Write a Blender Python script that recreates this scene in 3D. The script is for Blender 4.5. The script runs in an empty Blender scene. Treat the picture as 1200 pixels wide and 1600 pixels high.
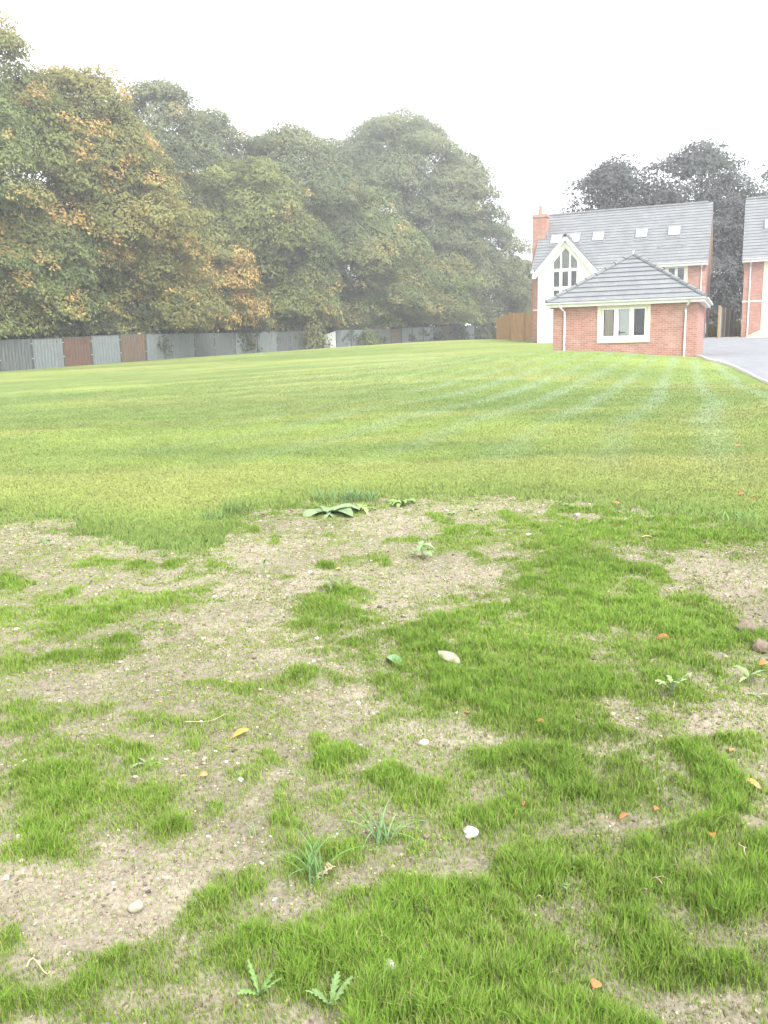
import bpy, math, random
import numpy as np
from mathutils import Matrix, Vector
random.seed(7); RNG = np.random.default_rng(11)
rad = math.radians
# ------------------------------------------------------------------ camera, sky, sun, exposure
S = bpy.context.scene
COL = S.collection
EYE = 1.55; FPX = 1331.0
cam = bpy.data.cameras.new("camera"); cam_o = bpy.data.objects.new("camera", cam); COL.objects.link(cam_o)
cam.sensor_fit = 'VERTICAL'; cam.sensor_height = 36; cam.lens = 36*FPX/1600
cam.clip_start = 0.05; cam.clip_end = 3000
cam_o.matrix_world = Matrix.Translation((0, 0, EYE)) @ Matrix.Rotation(rad(90-10.5), 4, 'X') @ Matrix.Rotation(rad(-1.3), 4, 'Z')
S.camera = cam_o
W = bpy.data.worlds.new("World"); S.world = W; W.use_nodes = True
wn = W.node_tree.nodes; wl = W.node_tree.links; wn.clear()
SUN_EL = 48; SUN_AZ = 150       # azimuth clockwise from +Y
sky = wn.new('ShaderNodeTexSky'); sky.sky_type = 'NISHITA'; sky.sun_disc = False
sky.sun_elevation = rad(SUN_EL); sky.sun_rotation = rad(SUN_AZ); sky.air_density = 1.0; sky.dust_density = 1.0; sky.ozone_density = 1.0
hs = wn.new('ShaderNodeHueSaturation'); hs.inputs['Saturation'].default_value = 0.22; hs.inputs['Value'].default_value = 1.0
bg = wn.new('ShaderNodeBackground'); bg.inputs['Strength'].default_value = 0.15
wo = wn.new('ShaderNodeOutputWorld')
wl.new(sky.outputs[0], hs.inputs['Color']); cl = wn.new('ShaderNodeMixRGB'); cl.inputs[0].default_value = 0.75; cl.inputs[2].default_value = (7.6, 7.8, 8.0, 1)   # even cloud over most of the sky
wl.new(hs.outputs[0], cl.inputs[1]); wl.new(cl.outputs[0], bg.inputs['Color']); wl.new(bg.outputs[0], wo.inputs['Surface'])
sl = bpy.data.lights.new("sun", 'SUN'); sl.energy = 1.9; sl.angle = rad(20); sl.color = (1.0, .965, .9)
so = bpy.data.objects.new("sun", sl); COL.objects.link(so)
sd = Vector((math.sin(rad(SUN_AZ))*math.cos(rad(SUN_EL)), math.cos(rad(SUN_AZ))*math.cos(rad(SUN_EL)), math.sin(rad(SUN_EL))))
so.rotation_euler = sd.to_track_quat('Z', 'Y').to_euler(); so.location = (0, -5, 60)
S.view_settings.view_transform = 'Standard'; S.view_settings.look = 'None'; S.view_settings.gamma = 1
S.view_settings.exposure = 1.45
HAZE = 0.0020

# ------------------------------------------------------------------ geometry of the view: turns a point of the survey into a place
RM = np.array(cam_o.matrix_world.to_3x3()); CP = np.array([0, 0, EYE])
def ray(x, y): return RM @ np.array([(x-600)/FPX, -(y-800)/FPX, -1.])
def at(x, y, D): d = ray(x, y); return CP + d*(D/d[1])
TH = rad(22.7)
AX = np.array([math.cos(TH), -math.sin(TH), 0]); AY = np.array([math.sin(TH), math.cos(TH), 0])
HA = np.array([10.397, 59.0, 2.06]); HB = HA + AX*13.03; G1 = np.array([12.405, 34.0, 1.17]); G0 = G1 - AX*5.65

# ------------------------------------------------------------------ noise
def _h(ix, iy, s):
    n = (ix.astype(np.int64)*374761393 + iy.astype(np.int64)*668265263 + s*974634777) & 0xffffffff
    n = ((n ^ (n >> 13))*1274126177) & 0xffffffff
    return ((n ^ (n >> 16)) & 0xffffff)/float(0xffffff)
def vn(x, y, s=0):
    x = np.asarray(x, float); y = np.asarray(y, float)
    ix = np.floor(x); iy = np.floor(y); fx = x-ix; fy = y-iy; fx = fx*fx*(3-2*fx); fy = fy*fy*(3-2*fy)
    a = _h(ix, iy, s); b = _h(ix+1, iy, s); c = _h(ix, iy+1, s); d = _h(ix+1, iy+1, s)
    return a+(b-a)*fx+(c-a)*fy+(a-b-c+d)*fx*fy
def fbm(x, y, s=0, o=3):
    t = 0; a = .5; n = 0
    for k in range(o): t = t+a*vn(x*2**k+k*17.3, y*2**k-k*9.1, s+k); n += a; a *= .5
    return t/n

# ------------------------------------------------------------------ terrain height (thin plate spline through surveyed points)
ctl = []
for X in (-14, -6, 0, 6, 14):
    for Y in (-14, -5, 1, 6): ctl.append((X, Y, 0))
def cp(x, y, D): p = at(x, y, D); ctl.append(tuple(p))
for x in (0, 300, 600, 900, 1200): p = at(x, 800, 10); ctl.append((p[0], 10, .03))
for x in (0, 300, 600, 900, 1200): p = at(x, 700, 14); ctl.append((p[0], 14, .13))
for x, z in ((0, .22), (300, .3), (600, .38), (865, .38), (1040, .36), (1200, .5)): p = at(x, 600, 20); ctl.append((p[0], 20, z))
for a in ((0, 580.5, 55.5), (101, 573, 60), (230, 563.5, 66), (369, 554, 80), (480, 547.5, 91), (550, 543.5, 98), (662, 537, 108), (760, 531, 121),
          (865, 543, 31), (970, 549, 31), (1040, 555.5, 31), (1083, 562, 31), (865, 592, 25), (970, 598, 25), (1100, 602, 25),
          (1200, 562, 30), (1150, 531, 50), (800, 529, 66), (600, 571, 32), (600, 550, 52), (300, 590, 34), (0, 612, 32), (780, 545, 45)): cp(*a)
for o in (G0, G1, G0+AY*6, G1+AY*6, HA, HA+AX*5, HA+AX*10.9, HA+AY*7.4, HA+AX*24, HA+AX*13, HA+AX*12+AY*12, (G1+HA+AX*10.9)/2+AX*2): ctl.append(tuple(o))
for a in range(0, 360, 30):
    for r_ in (170, 420):
        X = r_*math.sin(rad(a)); Y = r_*math.cos(rad(a)); ctl.append((X, Y, 2.6 if Y > -10 else 0.3))
ctl = np.array(ctl)
def _U(d2): return .5*d2*np.log(d2+1e-6)
_n = len(ctl); _K = _U(((ctl[:, None, :2]-ctl[None, :, :2])**2).sum(-1)) + np.eye(_n)*8.0
_P = np.c_[np.ones(_n), ctl[:, :2]]
_sol = np.linalg.solve(np.block([[_K, _P], [_P.T, np.zeros((3, 3))]]), np.r_[ctl[:, 2], 0, 0, 0])
def H(x, y):
    x = np.atleast_1d(np.asarray(x, float)); y = np.atleast_1d(np.asarray(y, float)); out = np.empty(x.shape)
    for i in range(0, len(x), 20000):
        a = x[i:i+20000]; b = y[i:i+20000]
        out[i:i+20000] = _sol[_n]+_sol[_n+1]*a+_sol[_n+2]*b+_U((a[:, None]-ctl[:, 0])**2+(b[:, None]-ctl[:, 1])**2) @ _sol[:_n]
    return out
def hz(x, y): return float(H(x, y)[0])
def gp(x, y, t0=1.2, t1=140):
    d = ray(x, y); ts = np.geomspace(t0, t1, 500); P = CP[None]+d[None]*ts[:, None]
    u = np.nonzero(P[:, 2] < H(P[:, 0], P[:, 1]))[0]
    if not len(u): return P[-1]
    p = P[u[0]].copy(); p[2] = hz(p[0], p[1]); return p

# lawn edge, in polar form round the place where the photographer stands
lb = np.array([gp(*q) for q in ((-150, 812), (0, 812), (100, 815), (160, 835), (230, 856), (300, 862), (345, 850), (365, 806), (450, 791), (520, 782), (650, 776), (800, 771), (860, 779), (950, 792), (1050, 803), (1130, 815), (1200, 840), (1350, 860))])
lb_a = np.arctan2(lb[:, 0], lb[:, 1]); lb_r = np.hypot(lb[:, 0], lb[:, 1])
def lawn(x, y):
    a = np.arctan2(x, y); r = np.hypot(x, y)
    rb = np.interp(a+.05*(fbm(x*1.3, y*1.3, 6)-.5), lb_a, lb_r)*(1+.10*(fbm(x*2.6, y*2.6, 5)-.5))
    return np.clip((r-rb)/(.10*rb)+.5+.9*(vn(x*11, y*11, 7)-.5), 0, 1)
G_ = [(230,885,40,12,.9),(330,900,60,25,.5),(220,945,80,12,.8),(90,962,110,14,.8),(470,905,35,14,.6),(530,958,55,33,1.1),(30,1040,90,14,.9),(130,1020,60,12,.9),(180,1005,60,15,.5),(450,1068,100,28,.8),(290,1120,60,20,.6),(60,1110,60,25,.6),
 (250,1155,60,15,.8),(110,1215,140,40,.9),(250,1245,110,26,1),(250,1312,50,22,1.1),(60,1290,70,35,.5),(435,1237,28,16,1.1),(470,1272,25,13,.9),(510,1200,25,13,.7),(578,1182,30,18,1.2),(355,1275,25,11,.7),(380,1420,70,45,1),(370,1500,110,45,1.1),(250,1560,150,38,1),
 (60,1575,110,50,1),(20,1450,25,25,1),(560,1450,55,38,.9),(490,1570,60,40,.6),(660,1560,60,50,1.1),(560,1320,70,40,.8),(490,1340,60,36,.8),(700,1290,80,38,1),(700,1230,100,28,1),(840,1095,90,35,1),(750,1062,110,28,.9),(900,1210,110,38,1.1),(850,1135,60,28,.8),
 (1180,1165,60,18,1.1),(870,1285,110,28,1),(1050,1290,50,18,1),(960,1350,150,42,1),(1100,1370,120,45,.9),(880,1390,70,35,.8),(740,1450,120,50,1.1),(800,1530,130,55,1.1),(950,1575,130,40,.9),(1050,1460,100,40,.7),(1150,1490,80,30,.4),(1150,1280,60,25,.6),
 (1040,968,130,32,1.1),(950,900,110,24,.9),(1060,1010,120,24,1),(920,935,60,35,.8),(1000,830,190,18,.8),(700,1015,120,32,.7),(800,1000,100,45,.6),(940,1050,120,22,.7),(700,826,50,11,.9),(690,848,40,9,.6),(600,1000,60,18,.6),(820,950,60,50,.5),
 (1120,1060,80,25,.7),(1000,1090,90,25,.6),(880,860,80,32,.8),(1120,845,110,14,.7),(1010,1170,90,30,.5),(620,1110,80,25,.2),(150,1130,80,20,.3),(1150,1200,80,30,.5)]
B_ = [(440,880,100,34,.8),(620,920,60,48,.9),(720,885,80,30,.8),(600,828,120,18,.8),(390,960,90,50,.7),(150,865,110,20,.8),(50,835,80,16,.6),(180,1080,120,34,.8),(330,1015,80,34,.7),(570,1110,90,34,.8),(400,1205,90,24,.7),(380,1312,60,26,.9),
 (290,1385,80,36,.8),(100,1400,80,40,.8),(180,1450,80,30,.6),(1120,900,110,26,.9),(1175,955,50,28,.7),(1120,1122,120,20,1),(780,1372,50,32,1),(630,1430,35,26,.8),(1120,1560,110,45,.8),(960,1275,60,12,.7),(1150,1440,60,13,.7),(800,790,150,14,.7),(340,1160,60,25,.6),(150,1340,90,20,.5)]
def _cv(L):
    o = []
    for x, y, rx, ry, w in L:
        p = gp(x, y); a = gp(x+rx, y); b = gp(x, y-ry*.9)
        o.append((p[0], p[1], max(.05, np.hypot(*(a-p)[:2])), max(.05, np.hypot(*(b-p)[:2])), w))
    return o
G_ = _cv(G_); B_ = _cv(B_)
def _bl(x, y, L):
    s = np.zeros_like(x)
    for cx, cy, a, b, w in L: s += w*np.exp(-(((x-cx)/a)**2+((y-cy)/b)**2)*1.1)
    return s
def dens(x, y):
    "cover of the sown grass, 0..1"
    x = np.asarray(x, float); y = np.asarray(y, float)
    w = (fbm(x*2.3, y*2.3, 41)-.5)*.5; w2 = (fbm(x*2.3+9, y*2.3, 43)-.5)*.5
    xx = x+w; yy = y+w2*1.2
    s = _bl(xx, yy, G_) - _bl(xx, yy, B_)*.9
    s = s + .9*(fbm(x*3.2, y*3.2, 3)-.5) + 1.3*(fbm(x*9, y*9, 8)-.5)
    s = s + 1.5*np.clip(vn(x*4.3+7, y*3.6, 44)-.70, 0, 1)*3*(fbm(x*.8, y*.8, 45) > .42)
    return np.clip((s+.14)*.78, 0, 1)

# ------------------------------------------------------------------ materials
def mk(name):
    m = bpy.data.materials.new(name); m.use_nodes = True; nt = m.node_tree; nt.nodes.clear()
    o = nt.nodes.new('ShaderNodeOutputMaterial'); return m, nt.nodes, nt.links, o
def bsdf(nd, rough=.8, spec=.3, metal=0):
    b = nd.new('ShaderNodeBsdfPrincipled'); b.inputs['Roughness'].default_value = rough
    b.inputs['Specular IOR Level'].default_value = spec; b.inputs['Metallic'].default_value = metal; return b
def ramp(nd, stops):
    r = nd.new('ShaderNodeValToRGB'); e = r.color_ramp.elements
    while len(e) < len(stops): e.new(.5)
    for k, (p, c) in enumerate(stops): e[k].position = p; e[k].color = (*c, 1)
    return r
def noisetex(nd, ln, scale, detail=3, vec=None, rough=.55):
    n = nd.new('ShaderNodeTexNoise'); n.inputs['Scale'].default_value = scale; n.inputs['Detail'].default_value = detail; n.inputs['Roughness'].default_value = rough
    if vec is not None: ln.new(vec, n.inputs['Vector'])
    return n
def simple(name, c1, c2=None, scale=3, rough=.7, spec=.3, metal=0, bump=0, bscale=40, stretch=None):
    m, nd, ln, o = mk(name); b = bsdf(nd, rough, spec, metal)
    tc = nd.new('ShaderNodeTexCoord'); vec = tc.outputs['Object']
    if stretch:
        mp = nd.new('ShaderNodeMapping'); mp.inputs['Scale'].default_value = stretch; ln.new(vec, mp.inputs['Vector']); vec = mp.outputs[0]
    if c2 is None: b.inputs['Base Color'].default_value = (*c1, 1)
    else:
        n = noisetex(nd, ln, scale, 5, vec, .65); r = ramp(nd, [(.3, c1), (.7, c2)]); ln.new(n.outputs[0], r.inputs[0]); ln.new(r.outputs[0], b.inputs['Base Color'])
    if bump:
        n2 = noisetex(nd, ln, bscale, 4, vec); bp = nd.new('ShaderNodeBump'); bp.inputs['Strength'].default_value = bump; bp.inputs['Distance'].default_value = .01
        ln.new(n2.outputs[0], bp.inputs['Height']); ln.new(bp.outputs[0], b.inputs['Normal'])
    ln.new(b.outputs[0], o.inputs['Surface']); return m
def brickmat():
    m, nd, ln, o = mk('red_brick'); b = bsdf(nd, .9, .2)
    uv = nd.new('ShaderNodeUVMap'); uv.uv_map = 'uv'
    t = nd.new('ShaderNodeTexBrick'); ln.new(uv.outputs[0], t.inputs['Vector'])
    for k, v in (('Scale', 1), ('Brick Width', .225), ('Row Height', .075), ('Mortar Size', .006), ('Mortar Smooth', .2), ('Bias', -.1)): t.inputs[k].default_value = v
    t.inputs['Color1'].default_value = (.32, .150, .120, 1); t.inputs['Color2'].default_value = (.43, .225, .185, 1); t.inputs['Mortar'].default_value = (.48, .40, .35, 1)
    n = noisetex(nd, ln, 1.1, 6, uv.outputs[0], .7)
    mx = nd.new('ShaderNodeMixRGB'); mx.blend_type = 'MIX'; r = ramp(nd, [(.5, (0, 0, 0)), (.78, (.45, .45, .45))]); ln.new(n.outputs[0], r.inputs[0]); ln.new(r.outputs[0], mx.inputs[0])
    ln.new(t.outputs[0], mx.inputs[1]); mx.inputs[2].default_value = (.6, .48, .4, 1)
    ln.new(mx.outputs[0], b.inputs['Base Color'])
    bp = nd.new('ShaderNodeBump'); bp.inputs['Strength'].default_value = .5; bp.inputs['Distance'].default_value = .006; bp.invert = True
    ln.new(t.outputs['Fac'], bp.inputs['Height']); ln.new(bp.outputs[0], b.inputs['Normal']); ln.new(b.outputs[0], o.inputs['Surface']); return m
def tilemat():
    m, nd, ln, o = mk('grey_roof_tile'); b = bsdf(nd, .75, .3)
    uv = nd.new('ShaderNodeUVMap'); uv.uv_map = 'uv'
    t = nd.new('ShaderNodeTexBrick'); ln.new(uv.outputs[0], t.inputs['Vector'])
    for k, v in (('Scale', 1), ('Brick Width', .33), ('Row Height', .26), ('Mortar Size', .006), ('Mortar Smooth', .1), ('Bias', 0)): t.inputs[k].default_value = v
    t.inputs['Color1'].default_value = (.180, .187, .198, 1); t.inputs['Color2'].default_value = (.205, .211, .223, 1); t.inputs['Mortar'].default_value = (.155, .16, .17, 1)
    n = noisetex(nd, ln, 1.5, 5, uv.outputs[0]); r = ramp(nd, [(.3, (.85, .85, .85)), (.7, (1.12, 1.12, 1.1))]); ln.new(n.outputs[0], r.inputs[0])
    mx = nd.new('ShaderNodeMixRGB'); mx.blend_type = 'MULTIPLY'; mx.inputs[0].default_value = 1; ln.new(t.outputs[0], mx.inputs[1]); ln.new(r.outputs[0], mx.inputs[2])
    ln.new(mx.outputs[0], b.inputs['Base Color']); ln.new(b.outputs[0], o.inputs['Surface']); return m
def glassmat():
    m, nd, ln, o = mk('window_glass'); a = nd.new('ShaderNodeBsdfTransparent'); a.inputs[0].default_value = (.93, .95, .95, 1); g = nd.new('ShaderNodeBsdfGlossy'); g.inputs['Roughness'].default_value = .02
    fr = nd.new('ShaderNodeFresnel'); fr.inputs[0].default_value = 1.6; mx = nd.new('ShaderNodeMixShader')
    ln.new(fr.outputs[0], mx.inputs[0]); ln.new(a.outputs[0], mx.inputs[1]); ln.new(g.outputs[0], mx.inputs[2]); ln.new(mx.outputs[0], o.inputs['Surface']); return m
def attrmat(name, attr='lc', trans=.35, rough=.6, spec=.25, up=0):
    m, nd, ln, o = mk(name); at_ = nd.new('ShaderNodeAttribute'); at_.attribute_name = attr
    b = bsdf(nd, rough, spec); ln.new(at_.outputs['Color'], b.inputs['Base Color'])
    if up:
        ge = nd.new('ShaderNodeNewGeometry'); va = nd.new('ShaderNodeVectorMath'); va.operation = 'ADD'; va.inputs[1].default_value = (0, 0, up); ln.new(ge.outputs['Normal'], va.inputs[0])
        vn_ = nd.new('ShaderNodeVectorMath'); vn_.operation = 'NORMALIZE'; ln.new(va.outputs[0], vn_.inputs[0]); ln.new(vn_.outputs[0], b.inputs['Normal'])
    if trans:
        t = nd.new('ShaderNodeBsdfTranslucent'); ln.new(at_.outputs['Color'], t.inputs[0])
        if up: ln.new(vn_.outputs[0], t.inputs['Normal'])
        mx = nd.new('ShaderNodeMixShader'); mx.inputs[0].default_value = trans
        ln.new(b.outputs[0], mx.inputs[1]); ln.new(t.outputs[0], mx.inputs[2]); ln.new(mx.outputs[0], o.inputs['Surface'])
    else: ln.new(b.outputs[0], o.inputs['Surface'])
    return m
def groundmat():
    m, nd, ln, o = mk('soil_and_turf'); b = bsdf(nd, .95, .1)
    at_ = nd.new('ShaderNodeAttribute'); at_.attribute_name = 'gc'
    tc = nd.new('ShaderNodeTexCoord'); v = tc.outputs['Object']
    n1 = noisetex(nd, ln, 55, 6, v, .75); r1 = ramp(nd, [(.27, (.55, .54, .53)), (.5, (1, 1, 1)), (.73, (1.55, 1.53, 1.48))]); ln.new(n1.outputs[0], r1.inputs[0])
    n2 = noisetex(nd, ln, 6, 5, v, .7); r2 = ramp(nd, [(.3, (.82, .82, .82)), (.7, (1.16, 1.16, 1.16))]); ln.new(n2.outputs[0], r2.inputs[0])
    m1 = nd.new('ShaderNodeMixRGB'); m1.blend_type = 'MULTIPLY'; m1.inputs[0].default_value = 1; ln.new(at_.outputs['Color'], m1.inputs[1]); ln.new(r1.outputs[0], m1.inputs[2])
    m2 = nd.new('ShaderNodeMixRGB'); m2.blend_type = 'MULTIPLY'; m2.inputs[0].default_value = 1; ln.new(m1.outputs[0], m2.inputs[1]); ln.new(r2.outputs[0], m2.inputs[2])
    ln.new(m2.outputs[0], b.inputs['Base Color'])
    bp = nd.new('ShaderNodeBump'); bp.inputs['Strength'].default_value = .8; bp.inputs['Distance'].default_value = .012; ln.new(n1.outputs[0], bp.inputs['Height']); ln.new(bp.outputs[0], b.inputs['Normal'])
    ln.new(b.outputs[0], o.inputs['Surface']); return m
M = dict(brick=brickmat(), tile=tilemat(), glass=glassmat(), ground=groundmat(), leaf=attrmat('tree_leaf', trans=.28, rough=.7, spec=.15, up=.5), grass=attrmat('grass_blade', trans=.35, rough=.6, spec=.15, up=1.6),
 weed=attrmat('weed_leaf', trans=.25, rough=.6, spec=.15, up=.8), dry=attrmat('dry_leaf', trans=.2),
 white=simple('white_plastic', (.80, .80, .80), rough=.35, spec=.5), render=simple('cream_render', (.84, .83, .79), (.81, .80, .75), .8, .9, bump=.2),
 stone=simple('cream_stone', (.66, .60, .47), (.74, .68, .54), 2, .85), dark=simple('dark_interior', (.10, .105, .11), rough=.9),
 lead=simple('lead_flashing', (.2, .21, .23), (.28, .29, .31), 5, .5), bark=simple('bark', (.07, .055, .04), (.13, .11, .085), 6, .95, bump=.5, bscale=20),
 vglass=simple('roof_window_glass', (.75, .79, .82), rough=.08, spec=.8), pot=simple('terracotta', (.5, .22, .14), (.58, .27, .18), 3, .8),  # roof panes: reflected sky is put into the pale base colour
 tar=simple('tarmac', (.17, .175, .19), (.23, .235, .25), 1.5, .9, bump=.4, bscale=120), kerb=simple('concrete_kerb', (.46, .44, .40), (.56, .54, .5), 8, .9),
 slab=simple('paving', (.36, .34, .3), (.46, .43, .38), 3, .9), sand=simple('builders_sand', (.52, .38, .24), (.6, .46, .31), 4, 1, bump=.4, bscale=60),
 wood=simple('orange_timber', (.30, .17, .075), (.42, .26, .13), 2.2, .85, stretch=(6, 6, .6)), gwood=simple('grey_timber', (.26, .25, .22), (.36, .34, .3), 2.5, .85, stretch=(6, 6, .6)),
 zinc=simple('galvanised_sheet', (.130, .150, .160), (.195, .215, .225), 2.5, .65, .4, .15, stretch=(3, 3, .7)), zinc2=simple('galvanised_sheet_dull', (.080, .092, .096), (.125, .135, .138), 2, .7, .4, .1, stretch=(3, 3, .7)),  # fence sheets: tree shade is put into these darkened colours
 rust=simple('rusty_sheet', (.090, .046, .032), (.145, .092, .072), 3, .85, stretch=(9, 9, .6)), rust2=simple('part_rusty_sheet', (.090, .086, .078), (.150, .085, .050), 1.1, .85, stretch=(2, 2, .5)),  # rust colours also darkened for the shade under the trees
 post=simple('dark_steel', (.045, .055, .05), (.09, .09, .08), 5, .7), board=simple('white_board', (.72, .73, .74), (.66, .67, .68), 2, .6), pane_reflection=simple('white_pane_reflection', (.88, .89, .88), rough=.8),
 curt=simple('cream_curtain', (.62, .53, .38), (.5, .33, .25), 2, .9, stretch=(8, 8, .3)), black=simple('black_metal', (.03, .03, .03), rough=.5),
 pale=simple('pale_stone', (.46, .44, .40), (.62, .60, .56), 30, .8, bump=.3), brownst=simple('brown_stone', (.33, .25, .18), (.45, .36, .27), 30, .85, bump=.3), clod=simple('earth_clod', (.16, .13, .095), (.27, .22, .16), 30, 1, bump=.8),
 twig=simple('dry_twig', (.42, .33, .21), (.52, .43, .29), 20, .9), pink=simple('grit', (.30, .26, .21), (.40, .35, .29), 9, .9))

# ------------------------------------------------------------------ mesh helpers
def link(o, parent=None):
    COL.objects.link(o)
    if parent is not None: o.parent = parent
    return o
def tag(o, label=None, cat=None, group=None, kind=None):
    for k, v in (('label', label), ('category', cat), ('group', group), ('kind', kind)):
        if v: o[k] = v
    return o
def empty(name, loc, rz=0): o = bpy.data.objects.new(name, None); o.location = Vector([float(v) for v in loc]); o.rotation_euler = (0, 0, rz); o.empty_display_size = .3; return link(o)
class MB:
    def __init__(s): s.v = []; s.f = []
    def add(s, V, F): n = len(s.v); s.v += [tuple(map(float, p)) for p in V]; s.f += [tuple(i+n for i in f) for f in F]; return s
    def box(s, x0, x1, y0, y1, z0, z1):
        return s.add([(x0, y0, z0), (x1, y0, z0), (x1, y1, z0), (x0, y1, z0), (x0, y0, z1), (x1, y0, z1), (x1, y1, z1), (x0, y1, z1)],
                     [(0, 3, 2, 1), (4, 5, 6, 7), (0, 1, 5, 4), (1, 2, 6, 5), (2, 3, 7, 6), (3, 0, 4, 7)])
    def prism(s, poly, a, b, ax='y'):
        n = len(poly)
        if ax == 'y': V = [(p[0], a, p[1]) for p in poly]+[(p[0], b, p[1]) for p in poly]
        elif ax == 'x': V = [(a, p[0], p[1]) for p in poly]+[(b, p[0], p[1]) for p in poly]
        else: V = [(p[0], p[1], a) for p in poly]+[(p[0], p[1], b) for p in poly]
        return s.add(V, [tuple(range(n)), tuple(range(2*n-1, n-1, -1))]+[(i, i+n, (i+1) % n+n, (i+1) % n) for i in range(n)])
    def tube(s, pts, r, n=8, cap=True):
        pts = [Vector(p) for p in pts]; R_ = r if hasattr(r, '__len__') else [r]*len(pts); V = []; F = []
        for i, p in enumerate(pts):
            d = (pts[min(i+1, len(pts)-1)]-pts[max(i-1, 0)]).normalized(); u = d.orthogonal() if abs(d.z) > .99 else d.cross(Vector((0, 0, 1))); u.normalize(); w = d.cross(u)
            for k in range(n): a = 2*math.pi*k/n; V.append(p+(u*math.cos(a)+w*math.sin(a))*R_[i])
        for i in range(len(pts)-1):
            for k in range(n): F.append((i*n+k, i*n+(k+1) % n, (i+1)*n+(k+1) % n, (i+1)*n+k))
        if cap: F += [tuple(range(n-1, -1, -1)), tuple(range((len(pts)-1)*n, len(pts)*n))]
        return s.add(V, F)
    def build(s, name, mat, parent=None, smooth=False, label=None):
        me = bpy.data.meshes.new(name); me.from_pydata(s.v, [], s.f); me.update()
        uv = me.uv_layers.new(name='uv'); co = np.array(s.v)
        for p in me.polygons:
            n = p.normal; a = (0, 2) if abs(n.y) >= abs(n.x) and abs(n.y) >= .45 else ((1, 2) if abs(n.x) > .45 else (0, 1))
            k = 1/max(.3, math.sqrt(1-n.z*n.z)) if a[1] == 2 else 1
            for li in p.loop_indices: c = co[me.loops[li].vertex_index]; uv.data[li].uv = (c[a[0]], c[a[1]]*k)
            p.use_smooth = smooth
        me.materials.append(mat); o = bpy.data.objects.new(name, me); link(o, parent)
        if label: o['label'] = label
        return o
def npmesh(name, V, F, mat, parent=None, cols=None, smooth=False, cname='lc'):
    "V (n,3); F (m,k) all of the same size, k 3 or 4"
    me = bpy.data.meshes.new(name); V = np.ascontiguousarray(V, np.float32); F = np.ascontiguousarray(F, np.int32); k = F.shape[1]
    me.vertices.add(len(V)); me.vertices.foreach_set('co', V.ravel()); me.loops.add(F.size); me.loops.foreach_set('vertex_index', F.ravel())
    me.polygons.add(len(F)); me.polygons.foreach_set('loop_start', np.arange(0, F.size, k, dtype=np.int32)); me.polygons.foreach_set('loop_total', np.full(len(F), k, np.int32))
    if smooth: me.polygons.foreach_set('use_smooth', np.ones(len(F), bool))
    if cols is not None:
        a = me.attributes.new(cname, 'FLOAT_COLOR', 'POINT'); a.data.foreach_set('color', np.c_[cols, np.ones(len(cols))].astype(np.float32).ravel())
    me.update(calc_edges=True); me.materials.append(mat); return link(bpy.data.objects.new(name, me), parent)

# ------------------------------------------------------------------ ground sheet
DRV = np.array([gp(*q)[:2] for q in ((1290, 660), (1240, 620), (1200, 600), (1165, 583), (1135, 571), (1105, 564))] + [tuple((G1+AX*.05)[:2]), tuple((G1+AX*.05+AY*6.2)[:2]), tuple((G1+AX*-6+AY*6.4)[:2]), tuple((HA+AX*1-AY*8)[:2]), tuple((HA+AX*4.2-AY*1)[:2])])
def build_ground():
    rs = np.concatenate([np.geomspace(.25, 1.4, 30)[:-1], np.geomspace(1.4, 45, 640)[:-1], np.geomspace(45, 430, 120)])
    th = np.concatenate([np.linspace(-180, -34, 50)[:-1], np.linspace(-34, 34, 420)[:-1], np.linspace(34, 180, 50)[:-1]])*math.pi/180
    R_, T = np.meshgrid(rs, th, indexing='ij'); x = (R_*np.sin(T)).ravel(); y = (R_*np.cos(T)).ravel(); z = H(x, y)
    la = lawn(x, y); r = np.hypot(x, y); near = r < 14
    b = np.zeros_like(x); d = np.zeros_like(x)
    xn, yn = x[near], y[near]
    b[near] = (fbm(xn*3, yn*3, 21)-.5)*.05 + (fbm(xn*14, yn*14, 22)-.5)*.022 + np.maximum(0, vn(xn*42, yn*42, 23)-.6)*.03*(1-la[near])
    d[near] = dens(xn, yn); fade = np.clip((14-r)/4, 0, 1)
    b[near] += d[near]*.012
    z = z + b*fade + (fbm(x*.9, y*.9, 25)-.5)*.06*np.clip((r-8)/8, 0, 1)*np.clip((45-r)/10, 0, 1)
    soil = np.array([.252, .212, .172])[None]*(.82+.36*fbm(x*5, y*5, 31))[:, None]
    soilp = np.array([.305, .257, .210])[None]*(.9+.2*fbm(x*2, y*2, 32))[:, None]
    k = np.clip((fbm(x*.9, y*.9, 33)-.4)*4, 0, 1)[:, None]; soil = soil*(1-k)+soilp*k
    thin = np.array([.175, .215, .075])[None]; dd = (.06+np.clip(d, 0, 1)*.6+.12*fbm(x*7, y*7, 35))[:, None]; soil = soil*(1-dd)+thin*dd
    g = lawncol(x, y)
    c = soil*(1-la[:, None])+g*.74*la[:, None]
    nr, nt = len(rs), len(th); i = np.arange(nr-1)[:, None]*nt; j = np.arange(nt)[None]; j2 = (j+1) % nt
    F = np.stack([i+j, i+nt+j, i+nt+j2, i+j2], -1).reshape(-1, 4)[:, ::-1]
    V = np.c_[x, y, z]; V = np.r_[V, [[0, 0, hz(0, 0)]]]; c = np.r_[c, c[:1]]
    o = npmesh('ground', V, F, M['ground'], cols=c, smooth=True, cname='gc'); tag(o, kind='structure', label='bare sown soil in front running into a mown lawn that rises to the houses'); return o
AZ = rad(22)
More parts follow.
